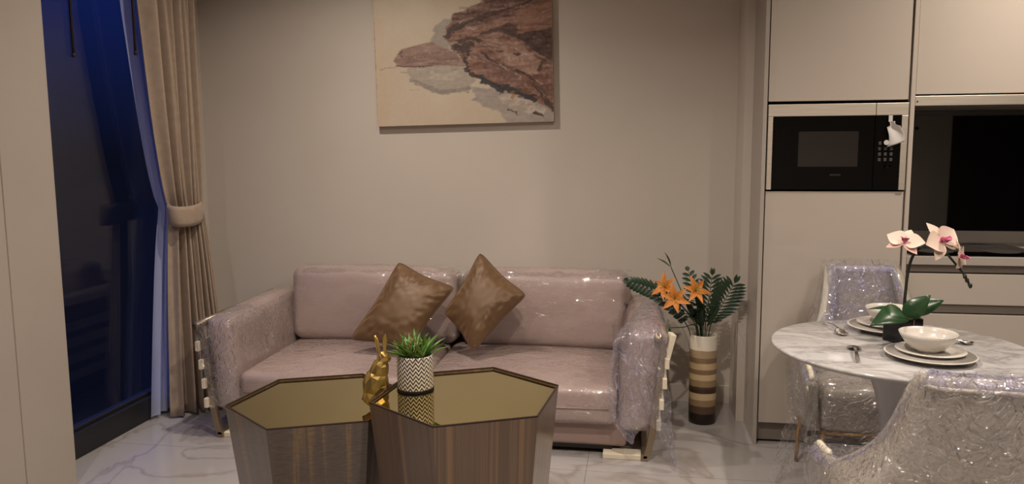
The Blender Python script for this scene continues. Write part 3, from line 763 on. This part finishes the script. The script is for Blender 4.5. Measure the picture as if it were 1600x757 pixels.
for k in range(120):
    cl = rr.choice([(-.035, -.02), (.03, -.025), (0, .03), (.035, .02), (-.03, .025), (0, -.03)]); th = rr.uniform(0, 2*PI); el = rr.uniform(.35, 1.45)
    d = Vector((math.cos(th)*math.cos(el)+cl[0]*6, math.sin(th)*math.cos(el)+cl[1]*6, math.sin(el)+.25))
    s = rr.uniform(.7, 1.15); m_ = frame(pc_+Vector((cl[0]+.4*rr.uniform(-.02, .02), cl[1], .12)), d)
    child_inst(rr.choice(lm if el > .9 else lm[:2]), 'leaf', m_ @ Matrix.Scale(s, 4), pl)

pl.scale = (TK, TK, TK)
# ------------------------------------------------------------------ golden low-poly rabbit
rb_l = Vector((-.957*TK, 2.70*TK, .5225))
def ico(c, r, subd=2, rot=None):
    bm = bmesh.new(); bmesh.ops.create_icosphere(bm, subdivisions=subd, radius=1)
    m_ = Matrix.Translation(Vector(c)) @ (rot or Matrix.Identity(4)) @ Matrix.Diagonal((r[0], r[1], r[2], 1))
    V = [m_ @ v.co for v in bm.verts]; F = [tuple(v.index for v in f.verts) for f in bm.faces]; bm.free(); return V, F
RY = lambda a: Matrix.Rotation(math.radians(a), 4, 'Y')
g = join(ico((-.006, 0, .088), (.046, .040, .062), 2, RY(14)), ico((.008, 0, .135), (.033, .03, .05), 2, RY(18)), ico((.022, 0, .178), (.021, .020, .026), 2), ico((.034, -.004, .183), (.020, .017, .017), 2),
         ico((-.016, 0, .045), (.036, .042, .036), 2), ico((.014, -.022, .018), (.026, .012, .013), 2), ico((.014, .022, .018), (.026, .012, .013), 2), ico((-.046, 0, .035), (.014, .014, .014), 1),
         ico((.030, -.014, .075), (.010, .009, .034), 2, RY(-10)), ico((.030, .014, .075), (.010, .009, .034), 2, RY(-10)),
         ico((.008, -.011, .228), (.0085, .006, .038), 2, RY(-12)), ico((.026, .012, .228), (.0085, .006, .038), 2, RY(4)))
rb = obj('rabbit_figurine', [v*TK*1.1+rb_l for v in g[0]], g[1], M['gold'])
tag(rb, 'golden faceted rabbit figurine standing between the two side tables', 'figurine')
md = rb.modifiers.new('join', 'REMESH'); md.mode = 'VOXEL'; md.voxel_size = .003; md.use_smooth_shade = False
md = rb.modifiers.new('facets', 'DECIMATE'); md.ratio = .022

# ------------------------------------------------------------------ vase and bouquet
vx, vy = .345, 3.905
vs = obj('floor_vase', *lathe([(.062, 0), (.067, .004), (.068, .02), (.068, .45), (.066, .457), (.061, .457), (.060, .44), (.060, .02), (0, .015)], 48, (vx, vy, 0)), M['vase'], None, True)
tag(vs, 'tall cylinder floor vase with brown and cream stripes beside the sofa', 'vase')
mouth = Vector((vx, vy, .44))
def stem_pts(tip, sag=.0, a=None):
    tip = Vector(tip); a = a or mouth+Vector(((tip.x-vx)*.12, (tip.y-vy)*.1, -.12))
    b = mouth+Vector(((tip.x-vx)*.22, (tip.y-vy)*.2, .06)); return bez([a, b, b.lerp(tip, .5)+Vector((0, 0, sag)), tip], 6)
leaflet = mesh_of('leaflet', leafg(.085, .016, .3, .12, 6, 1.1), M['leaf_dark'])
def frond(tip, n, lw, ln, label, sag=.03, up=(0, -1, .2), start=.38):
    P = stem_pts(tip, sag); f_ = thing('palm_frond', tuple(P[0]), label, 'leaf')
    obj('stem', *tube(P, [.0035*(1-.7*i/len(P)) for i in range(len(P))], 6), M['leaf_dark'], f_, True)
    for k in range(n):
        s = start+(1-start)*k/(n-1); i = s*(len(P)-1); i0 = min(int(i), len(P)-2); p = P[i0].lerp(P[i0+1], i-i0); d = (P[i0+1]-P[i0]).normalized()
        side_ = d.cross(Vector(up)).normalized()
        L_ = ln*(math.sin(PI*(.12+.80*(k/(n-1))))**.6)
        for sg in (-1, 1):
            dd = (d*.75+side_*sg*1.0).normalized() if k < n-1 else (d+side_*sg*.2)
            child_inst(leaflet, 'leaflet', frame(p, dd, Vector(up)) @ Matrix.Diagonal((lw, L_/.085, 1, 1)), f_)
frond((-.035, 3.80, .735), 15, 1.7, .055, 'dark green palm frond reaching left over the sofa arm', .05)
frond((.478, 3.82, .735), 13, 1.1, .100, 'dark striped palm frond fanning right towards the cabinet', .0)
frond((.375, 3.86, .765), 12, 1.1, .085, 'dark striped palm frond standing upright in the middle', .0)
frond((.262, 3.92, .775), 9, 1.2, .055, 'short dark palm frond behind the orange lilies', .02)
petal = mesh_of('petal', leafg(.080, .036, .5, .55, 8, .9), M['petal_orange'])
stamen = mesh_of('stamen', tube([(0, 0, 0), (0, .03, .004), (0, .046, .0)], [.0008, .0008, .002], 5), M['leaf_bright'])
lil = [((.150, 3.84, .700), (-.5, -.8, .45), 'orange lily blossom nearest the sofa back'), ((.190, 3.74, .665), (-.05, -1, .25), 'orange lily blossom facing forward, lowest of the three'), ((.285, 3.78, .695), (.4, -.8, .5), 'orange lily blossom on the right of the three')]
bigleaf = mesh_of('leaf', leafg(.10, .022, .5, .2, 7, 1.0), M['leaf_dark'])
for tip, d, lab in lil:
    P = stem_pts(tip, .01); f_ = thing('orange_lily', tuple(P[0]), lab, 'flower')
    obj('stem', *tube(P, .003, 6), M['leaf_dark'], f_, True)
    d = Vector(d).normalized(); a = d.cross(Vector((0, 0, 1))).normalized(); b = a.cross(d)
    for k in range(6):
        th = k*PI/3+.3; rad = a*math.cos(th)+b*math.sin(th); o_ = Vector(tip)
        child_inst(petal, 'petal', frame(o_, d*.75+rad*.75, d-rad*.3) @ Matrix.Scale(.92 if k % 2 else .84, 4), f_)
    for k in range(4):
        th = k*PI/2; rad = a*math.cos(th)+b*math.sin(th); child_inst(stamen, 'stamen', frame(Vector(tip), d+rad*.25), f_)
    for k in range(4):
        p = P[int(len(P)*(.45+.1*k))]; th = k*2.2+tip[0]*9; child_inst(bigleaf, 'leaf', frame(p, (math.cos(th), -.5*abs(math.sin(th)), .25)), f_)
for k, (tip, w_) in enumerate([((.24, 3.84, .66), .03), ((.30, 3.80, .70), .03), ((.33, 3.86, .64), .026), ((.41, 3.82, .62), .026), ((.27, 3.88, .60), .03)]):
    P = stem_pts(tip, .0); f_ = thing('lily_leaf', tuple(P[0]), ['long dark leaf under the left lily', 'long dark leaf rising behind the right lily', 'dark leaf in the middle of the vase', 'dark leaf low on the right of the vase', 'dark leaf low on the left of the vase mouth'][k], 'leaf')
    obj('stem', *tube(P[:8], .002, 5), M['leaf_dark'], f_, True)
    b_ = P[6]; child_inst(mesh_of('blade', leafg((Vector(tip)-b_).length, w_, .5, .1, 9), M['leaf_dark']), 'blade', frame(b_, Vector(tip)-b_, (0, -1, .3)), f_)
for tip, d, lab in (((.175, 3.86, .80), (-.45, 0, .35), 'green lily bud above the orange blossoms'), ((.165, 3.72, .525), (-.35, -.4, -.5), 'bright green lily leaf hanging below the blossoms')):
    P = stem_pts(tip, .0); f_ = thing('lily_sprig', tuple(P[0]), lab, 'leaf')
    obj('stem', *tube(P, .0025, 6), M['leaf_dark'], f_, True)
    for k, off in enumerate((0, .5)):
        dd = Vector(d)+Vector((off*.6, 0, .2*off)); child_inst(mesh_of('leaf', leafg(.085, .024, .6, .1, 7), M['leaf_bright'] if k == 0 else M['leaf_dark']), 'leaf', frame(Vector(tip), dd), f_)

# ------------------------------------------------------------------ kitchen
tc_ = thing('tall_cabinet', ((XC+1.19)/2, 3.9, 0), 'tall glossy beige kitchen cabinet housing the microwave oven', 'cabinet')
x0, x1 = .579, 1.168
box('side_panel', XC, YC-.012, 0, XC+.018, 3.93, CH-.004, M['cab_side'], tc_, .0015)
box('side_panel', 1.172, YC-.012, 0, 1.19, YW, CH-.004, M['gloss'], tc_, .0015)
box('carcass', XC+.018, YC+.022, .1, 1.172, YW, 1.196, M['gap'], tc_); box('carcass', XC+.018, YC+.022, 1.592, 1.172, YW, CH-.01, M['gap'], tc_)
box('door_lower', x0, YC-.002, .105, x1, YC+.018, 1.192, M['gloss'], tc_, .0015)
box('door_upper', x0, YC-.002, 1.594, x1, YC+.018, 2.42, M['gloss'], tc_, .0015)
box('door_top', x0, YC-.002, 2.424, x1, YC+.018, CH-.01, M['gloss'], tc_, .0015)
box('plinth', x0, YC+.03, .012, x1, YC+.045, .102, M['alu'], tc_)
mw = thing('microwave_oven', (.873, YC, 1.2), 'built-in black and steel microwave oven in the tall cabinet', 'microwave')
box('housing', .60, YC+.018, 1.205, 1.15, YC+.42, 1.57, M['black'], mw)
yf, yb = YC-.014, YC+.018
box('frame_top', x0, yf, 1.527, 1.032, yb, 1.580, M['steel'], mw, .0015); box('frame_top', 1.034, yf, 1.527, x1-.002, yb, 1.580, M['steel'], mw, .0015)
box('frame_left', x0, yf, 1.200, .600, yb, 1.526, M['steel'], mw, .0015); box('frame_right', 1.140, yf, 1.200, x1-.002, yb, 1.526, M['steel'], mw, .0015)
dr = box('door', .601, YC-.010, 1.201, 1.031, yb, 1.526, M['black_glass'], mw, .001)
box('window', .712, YC-.0115, 1.303, .965, YC-.0095, 1.459, M['mw_window'], dr)
cpn = box('control_panel', 1.033, YC-.010, 1.201, 1.139, yb, 1.526, M['black_glass'], mw, .001)
for r_ in range(4):
    for c_ in range(3):
        bx, bz = 1.055+c_*.024, 1.405-r_*.024
        box('button', bx-.006, YC-.0125, bz-.007, bx+.006, YC-.0095, bz+.007, M['grey_print'], cpn, .001)
obj('dial', *xf(lathe([(.012, 0), (.012, .010), (.010, .012), (0, .012)], 24), Matrix.Translation((1.09, YC-.010, 1.305)) @ Matrix.Rotation(PI/2, 4, 'X')), M['black_glass'], cpn, True)
def text(s, size, loc, mat, parent):
    cu = bpy.data.curves.new('lettering', 'FONT'); cu.body = s; cu.size = size; cu.align_x = 'CENTER'; cu.extrude = .0003; cu.materials.append(mat)
    tmp = bpy.data.objects.new('tmp', cu); COL.objects.link(tmp); dg = bpy.context.evaluated_depsgraph_get(); me_ = bpy.data.meshes.new_from_object(tmp.evaluated_get(dg)); bpy.data.objects.remove(tmp)
    o = bpy.data.objects.new('lettering', me_); COL.objects.link(o); o.parent = parent; o.location = Vector(loc)-org(parent); o.rotation_euler = (PI/2, 0, 0); return o
text('SIEMENS', .0125, (.873, YC-.0112, 1.262), M['grey_print'], dr)
# tag stuck to the frame
tg = thing('paper_tag', (1.12, YC-.02, 1.41), 'small white paper tag stuck on the upper right of the microwave', 'tag')
def tagf(u, v):
    z = lerp(1.40, 1.50, v); w = lerp(.036, .024, v) if v < .8 else .010
    cx2 = 1.118-.014*v+.006*math.sin(v*5)
    return (cx2+(u-.5)*2*w, YC-.020-.006*math.sin(u*5+v*3), z+.012*(u-.5)*(1-v)*2)
solid(obj('paper', *grid(tagf, 14, 14), M['paper'], tg, True), .0006)
obj('string_tab', *place(boxg(-.008, -.001, -.014, .008, .001, .014), (1.092, YC-.018, 1.512)), M['paper'], tg)
obj('curl', *place(lathe([(.011, -.001), (.011, .001)], 20), (1.078, YC-.024, 1.408), (PI/2, 0, 0)), M['paper'], tg)

KX = 1.19
uc = thing('wall_cabinet', (2.0, 3.9, 1.61), 'long glossy beige wall cabinet above the hood strip', 'cabinet')
box('carcass', KX+.001, YC+.02, 1.617, 3.0, YW-.004, CH-.01, M['gap'], uc)
box('door', KX+.004, YC-.001, 1.615, 2.35, YC+.018, CH-.01, M['gloss'], uc, .0015); box('door', 2.354, YC-.001, 1.615, 3.0, YC+.018, CH-.01, M['gloss'], uc, .0015)
hd = thing('extractor_hood', (2.0, 3.9, 1.565), 'slim brushed steel extractor hood under the wall cabinet', 'hood')
box('front_strip', KX+.003, YC-.004, 1.566, 3.0, YC+.016, 1.608, M['steel'], hd, .0015)
box('underside', KX+.003, YC+.017, 1.570, 3.0, YW-.002, 1.606, M['alu'], hd)
obj('indicator', *place(lathe([(.003, 0), (.003, .002), (0, .002)], 12), (KX+.012, YC-.005, 1.585), (PI/2, 0, 0)), M['black'], hd)
bs_ = thing('backsplash', (2.0, YW, .96), 'black mirror-glass splashback above the worktop', 'splashback')
box('glass_panel', KX+.002, YW-.010, .965, 3.2, YW-.001, 1.568, M['smoked_mirror'], bs_, .001)
obj('socket_knob', *place(lathe([(.009, 0), (.009, .006), (.006, .012), (0, .013)], 16), (1.397, YW-.010, 1.482), (PI/2, 0, 0)), M['black'], bs_, True)
wt = thing('worktop', (2.1, 3.9, .868), 'long pale worktop on the kitchen drawers', 'worktop')
box('slab', KX+.001, YC-.012, .868, 3.2, YW, .905, M['cab_side'], wt, .002)
box('upstand', KX+.001, YW-.022, .905, 3.2, YW, .964, M['cab_side'], wt, .001)
hb = thing('induction_hob', (1.80, 3.9, .905), 'black glass hob let into the pale worktop', 'hob')
obj('glass_plate', *boxg(1.22, YC+.012, .9055, 1.80, YC+.50, .911), M['black_glass'], hb)
for hx, hy in ((1.36, 3.78), (1.65, 3.80), (1.37, 4.02), (1.65, 4.02)):
    obj('cooking_zone', *lathe([(.075, .9112), (.079, .9112), (.079, .9116), (.075, .9116)], 40, (hx, hy, 0)), M['grey_print'], hb)
bc = thing('base_cabinet', (2.1, 3.9, 0), 'glossy beige kitchen base cabinet with handleless drawers', 'cabinet')
box('carcass', KX+.001, YC+.03, .1, 3.2, YW-.004, .866, M['gap'], bc)
box('plinth', KX+.001, YC+.04, .0, 3.2, YC+.055, .1, M['alu'], bc)
for za, zb_ in ((.690, .828), (.110, .645)):
    for xa, xb2 in ((KX+.004, 2.09), (2.094, 3.2)):
        box('drawer_front', xa, YC-.002, za, xb2, YC+.018, zb_, M['gloss'], bc, .0015)
for za, zb_ in ((.832, .866), (.650, .687)):
    box('grip_channel', KX+.002, YC+.012, za, 3.2, YC+.028, zb_, M['alu'], bc, .002)

# ------------------------------------------------------------------ dining table
tx, ty, tz = .840, 2.575, .75
dt = thing('dining_table', (tx, ty, 0), 'round white marble tulip dining table', 'table')
R_ = .392
obj('tabletop', *lathe([(.0, .722), (.30, .722), (R_-.012, .734), (R_-.002, .741), (R_, .745), (R_-.002, .749), (R_-.005, tz), (0, tz)], 96, (tx, ty, 0)), M['marble'], dt, True)
prof = [(.245, 0), (.25, .006), (.235, .016), (.14, .045), (.07, .12), (.045, .25), (.040, .38), (.050, .52), (.075, .62), (.105, .69), (.14, .722)]
pp = [Vector((a, b, 0)) for a, b in prof]; pp = bez(pp[1:], 4)
obj('pedestal', *lathe([(.245, 0)]+[(p.x, p.y) for p in pp], 56, (tx, ty, 0)), M['white_gloss'], dt, True)

# tableware
def dish(R0, h, foot, rimw):
    return lathe([(0, .004), (foot, .004), (foot, 0), (foot+.004, 0), (foot+.006, .005), (R0-rimw, .010), (R0-.003, h-.001), (R0, h+.001), (R0-.002, h+.003), (R0-rimw-.002, .014), (foot, .009), (0, .009)], 56)
def bowlg(R0, h):
    pr_ = [(0, .004), (.026, .004), (.027, 0), (.032, 0), (.033, .004), (R0*.62, h*.22), (R0*.82, h*.52), (R0*.95, h*.82), (R0, h), (R0-.003, h+.001), (R0*.92, h*.82), (R0*.78, h*.52), (R0*.55, h*.25), (.02, .010), (0, .009)]
    return lathe(pr_, 48)
def dinner(loc, lab):
    t_ = thing('dinner_plate', loc, lab, 'plate', None); ORG[t_.name] = Vector((0, 0, 0))
    obj('dish', *dish(.128, .017, .08, .035), M['china'], t_, True, raw=True)
    obj('patterned_rim', *lathe([(.105, .0150), (.124, .0192)], 56), M['china_rim'], t_, True, raw=True, label='finely speckled rim band'); return t_
pA = (.880, 2.430, tz); pB = (.868, 2.802, tz)
d1 = dinner(pA, 'larger lower plate of the place setting nearest the wrapped chair back')
d2_ = copy_tree(d1, location=pB, label='larger lower plate of the far left place setting')
def side(loc, lab):
    o = obj('side_plate', *dish(.098, .015, .06, .028), M['china'], None, True, raw=True); o.location = loc; return tag(o, lab, 'plate')
side((pA[0], pA[1], tz+.0135), 'smaller upper plate under the near bowl'); 
s1 = [o for o in COL.objects if o.name.startswith('side_plate')][0]
s2 = s1.copy(); COL.objects.link(s2); s2.location = (pB[0], pB[1], tz+.0135); s2['label'] = 'smaller upper plate under the far bowl'
b1 = obj('bowl', *bowlg(.081, .058), M['china'], None, True, raw=True); b1.location = (pA[0]-.008, pA[1]+.002, tz+.0235); tag(b1, 'white china bowl on the near plate stack', 'bowl')
b2 = b1.copy(); COL.objects.link(b2); b2.location = (pB[0]+.01, pB[1], tz+.0235); b2['label'] = 'white china bowl on the far plate stack, behind the orchid leaf'
def spoong():
    V, F = [], []; n = 18; w = 8
    def wd(s): return .022*math.sin(PI*min(1, (s/.30)))**.6 if s < .27 else lerp(.0032, .0068, (s-.27)/.73)
    for i in range(n):
        s = i/(n-1); hw = max(.002, wd(s)); zz = .004+.010*math.sin(PI*s)*(s > .2)+(-.0)*s
        for j in range(w+1):
            a = j/w*2-1; dip = -.006*(1-a*a)*(math.sin(PI*min(1, s/.3)) if s < .3 else 0)
            V.append((a*hw, s*.195, zz+dip+.002))
    for i in range(n-1):
        for j in range(w): a = i*(w+1)+j; F.append((a, a+1, a+w+2, a+w+1))
    return V, F
sm = obj('spoon', *spoong(), M['cutlery'], None, True, raw=True); solid(sm, .0018); sm.location = (.690, 2.54, tz+.001); sm.rotation_euler = (0, 0, math.radians(169)); tag(sm, 'steel spoon left of the near plate, handle towards the camera', 'spoon')
s2 = sm.copy(); COL.objects.link(s2); s2.location = (.702, 2.69, tz+.001); s2.rotation_euler = (0, 0, math.radians(7)); s2['label'] = 'steel spoon left of the far plate, handle pointing away'
s3 = sm.copy(); COL.objects.link(s3); s3.location = (1.085, 2.64, tz+.001); s3.rotation_euler = (0, 0, math.radians(100)); s3['label'] = 'steel spoon on the table right of the near bowl'

# orchid
oc_ = Vector((.868, 2.640, tz))
orc = thing('potted_orchid', tuple(oc_), 'artificial pink and white orchid in a black square planter on the dining table', 'plant')
bev(obj('planter', *place(join(boxg(-.042, -.042, 0, .042, .042, .082)), oc_, (0, 0, .5)), M['planter'], orc), .003)
obj('edge_line', *place(boxg(-.0012, -.0435, .004, .0012, -.0425, .08), oc_, (0, 0, .5)), M['copper'], orc)
obj('soil', *place(boxg(-.037, -.037, .08, .037, .037, .084), oc_, (0, 0, .5)), M['soil'], orc)
SP = bez([oc_+Vector((0, 0, .07)), (.868, 2.635, .905), (.872, 2.63, .99), (.888, 2.63, 1.045), (.925, 2.625, 1.075), (.970, 2.62, 1.055), (1.015, 2.62, 1.005), (1.045, 2.62, .965), (1.052, 2.62, .945)], 6)
obj('stem', *tube(SP, [.0048 if i < 24 else .0035 for i in range(len(SP))], 8), M['stem'], orc, True)
obj('side_stem', *tube(bez([(.885, 2.63, 1.04), (.872, 2.62, 1.065), (.862, 2.60, 1.085)], 4), .0022, 6), M['stem'], orc, True)
for p in ((1.045, 2.62, .962), (1.054, 2.615, .945), (1.036, 2.615, .975)): obj('bud', *place(ico((0, 0, 0), (.006, .006, .009)), p), M['stem'], orc, True)
def oleaf(p, d, L_, w, droop, up=(0, 0, 1), lab=None):
    o = child_inst(mesh_of('leaf', leafg(L_, w, .35, droop, 10, .85), M['orchid_leaf']), 'leaf', frame(p, d, up), orc, lab); solid(o, .0025); return o
top = oc_+Vector((0, -.005, .082))
oleaf(top+Vector((-.005, -.02, .012)), (-.75, -.75, .25), .125, .078, .55, (-.1, -.7, .7))
oleaf(top+Vector((.0, 0, .0)), (.55, -.35, .75), .105, .062, .25, (-.2, -.8, .3))
oleaf(top+Vector((.012, .01, .01)), (.9, -.1, .45), .12, .05, .15, (-.3, -.9, .3))
oleaf(top+Vector((0, .01, .01)), (-.9, .3, .35), .10, .045, .3)
pw = mesh_of('petal', leafg(.050, .052, .25, .1, 9, .8), M['petal_pink']); pn = mesh_of('petal', leafg(.052, .030, .25, .1, 9, .9), M['petal_pink']); pr2 = mesh_of('petal', leafg(.048, .026, .25, .1, 9, .9), M['petal_rose'])
lip = mesh_of('lip', leafg(.026, .022, .9, -.4, 7, .9), M['magenta']); colm = mesh_of('column', ico((0, .006, 0), (.005, .009, .005)), M['magenta'])
def orchid_flower(p, d, s, spin, back=pr2):
    d = Vector(d).normalized(); a = d.cross(Vector((0, 0, 1))).normalized(); b = a.cross(d)
    # centre part carries the petals as sub-parts
    o = obj('flower', *place(ico((0, 0, 0), (.006, .006, .006)), Vector(p)), M['petal_rose'], orc, True)
    def pt_(me_, th, tilt=.12, sc=1.):
        rad = a*math.cos(th)+b*math.sin(th)
        q_ = bpy.data.objects.new(me_.name.split('.')[0], me_); COL.objects.link(q_); q_.parent = o
        m_ = frame(Vector(p)+d*.002-org(orc), rad+d*tilt, d) @ Matrix.Scale(s*sc, 4); q_.matrix_local = m_
    for th in (90, 215, 325): pt_(pn if back is None else (back if th != 90 else pn), math.radians(th)+spin, .0)
    for th in (12, 168): pt_(pw, math.radians(th)+spin, .18)
    pt_(lip, math.radians(270)+spin, 1.3); pt_(lip, math.radians(235)+spin, .8, .7); pt_(lip, math.radians(305)+spin, .8, .7); pt_(colm, math.radians(90)+spin, 2.0)
orchid_flower((.845, 2.595, 1.083), (-.2, -.55, .62), 1.18, .25)
orchid_flower((.950, 2.590, 1.088), (.35, -.75, .45), 1.4, -.35, None)
orchid_flower((1.005, 2.590, 1.040), (.9, -.5, .15), 1.15, .1, None)

# ------------------------------------------------------------------ dining chairs
def wz(z): return float(np.interp(z, [.28, .45, .52, .58, .65, .72, .89], [.262, .278, .275, .225, .180, .158, .128]))
def Ht(s): return float(np.interp(s, [0, .33, .37, .41, .47, .54, .62, .80, .95, 1.0], [.872, .870, .85, .795, .69, .60, .545, .52, .505, .48]))
def shellf(inset=0, zlo=.30, grow=0):
    def f(u, v):
        t_ = u*2-1; s = abs(t_); sg = 1 if t_ >= 0 else -1
        z = lerp(zlo, Ht(s)+grow, v); w = wz(z)+grow*1.2; yb_ = -.245-.06*max(0, z-.45)/.45-grow*1.2
        if s < .35:
            k = s/.35; x = w*math.sin(k*PI/2*.98)/math.sin(PI/2*.98)*k**.15; y = yb_+.035*k**5
        else:
            k = (s-.35)/.65; x = w+.018*k; y = lerp(yb_+.035, .215+grow, k)
        return Vector((sg*x, y, z))
    return f
def make_chair(lab):
    t_ = thing('dining_chair', (0, 0, 0), lab, 'chair', None)
    o = obj('backrest_shell', *grid(shellf(), 91, 24), M['chair_fabric'], t_, True); fixn(o); solid(o, .045, 0)
    f = shellf(); ring = []
    for i in range(121):
        p = f(i/120, 1); q_ = Vector((p.x, p.y+.05, 0)).normalized(); ring.append(p+Vector((q_.x*.024, q_.y*.024, -.022)))
    obj('edge_piping', *tube(ring, .0045, 6), M['piping'], t_, True)
    obj('seat', *place(rbox(.262, .235, .085, .035, 9, (0, .006, .02)), (0, -.005, .385)), M['chair_fabric'], t_, True)
    for x in (-.245, .245):
        for y in (-.20, .205):
            obj('leg', *tube([(x, y, .30), (x*1.04, y*1.06, 0)], [.011, .008], 10), M['gold_leg'], t_, True)
        obj('side_rail', *tube([(x, -.20, .288), (x, .205, .288)], .007, 8), M['gold_leg'], t_, True)
    for y in (-.20, .205): obj('cross_rail', *tube([(-.245, y, .288), (.245, y, .288)], .007, 8), M['gold_leg'], t_, True)
    for sg in (-1, 1):
        pts = [f((1+sg*q_)/2, 1)+Vector((0, 0, .012)) for q_ in (.76, .82, .88, .94, .99)]
        obj('arm_pad', *tube(bez(pts, 4), [.004]+[.011]*15+[.004], 10), M['piping'], t_, True, label='cream padded arm end')
    # film: outer skin, an edge roll with reflected blue put into its tint
    g_ = shellf(zlo=.25, grow=.026)
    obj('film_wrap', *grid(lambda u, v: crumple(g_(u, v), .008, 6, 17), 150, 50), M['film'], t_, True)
    e_ = shellf()
    def fe(u, v):
        p = e_(lerp(.01, .99, u), 1); q_ = Vector((p.x, p.y+.05, 0)).normalized(); a_ = PI*(v*1.25-.15)
        return crumple(p+q_*math.cos(a_)*.040+Vector((0, 0, math.sin(a_)*.022-.012)), .007, 9, 24)
    obj('film_edge', *grid(fe, 170, 12), M['film_blue_sheen'], t_, True)
    def fi(u, v):   # film inside of the back
        p = shellf(zlo=.47, grow=.0)(lerp(.22, .78, u), v); q_ = Vector((p.x*.9, p.y+.035, p.z)); return crumple(q_, .008, 8, 22)
    obj('film_wrap', *grid(fi, 90, 34), M['film_blue_sheen'], t_, True)
    def fs(u, v):   # film over the seat front and hanging below
        x = lerp(-.30, .30, u)
        if v < .4: y, z = lerp(-.1, .245, v/.4), .50
        else: s = (v-.4)/.6; y, z = .252+.01*math.sin(u*12), lerp(.495, .20+.05*math.sin(u*5+1), s)
        return crumple((x, y, z), .011, 7, 19)
    obj('film_wrap', *grid(fs, 70, 50), M['film'], t_, True)
    return t_
ch1 = make_chair('film-wrapped beige dining chair close by, seen from behind at lower right')
ch1_far = copy_tree(ch1, location=(.970, 3.225, 0), rotation_euler=(0, 0, PI), label='film-wrapped beige dining chair beyond the table, in front of the tall cabinet')
ch1.location = (.818, 2.095, 0); ch1.rotation_euler = (0, 0, math.radians(-5))
# trailing film by the far chair's front corner
def tr_(u, v):
    x = lerp(.575, .665, u)+.03*math.sin(v*5)-.02*v; z = lerp(.56, .10, v); y = 2.985+.02*math.sin(u*6+v*4)
    return crumple((x, y, z), .016, 8, 20)
fc = [c_ for c_ in ch1_far.children if c_.name.startswith('film_wrap')][0]
o = obj('film_tail', *grid(tr_, 24, 60), M['film'], None, True, raw=True); o.parent = ch1_far; o.matrix_parent_inverse = (Matrix.Translation((.970, 3.225, 0)) @ Matrix.Rotation(PI, 4, 'Z')).inverted()

GROUPS = {'spoon': 'steel spoons on the dining table', 'dinner_plate': 'large lower plates', 'side_plate': 'smaller upper plates', 'bowl': 'white china bowls', 'throw_pillow': 'bronze velvet pillows on the sofa',
          'orange_lily': 'orange lilies in the floor vase', 'palm_frond': 'dark palm fronds in the floor vase', 'lily_leaf': 'long dark leaves in the floor vase', 'lily_sprig': 'green sprigs in the floor vase',
          'dining_chair': 'film-wrapped dining chairs', 'side_table': 'hexagonal mirror-top side tables', 'curtain_wand': 'curtain pull wands'}
for o in COL.objects:
    b_ = o.name.split('.')[0]
    if o.parent is None and b_ in GROUPS: o['group'] = GROUPS[b_]
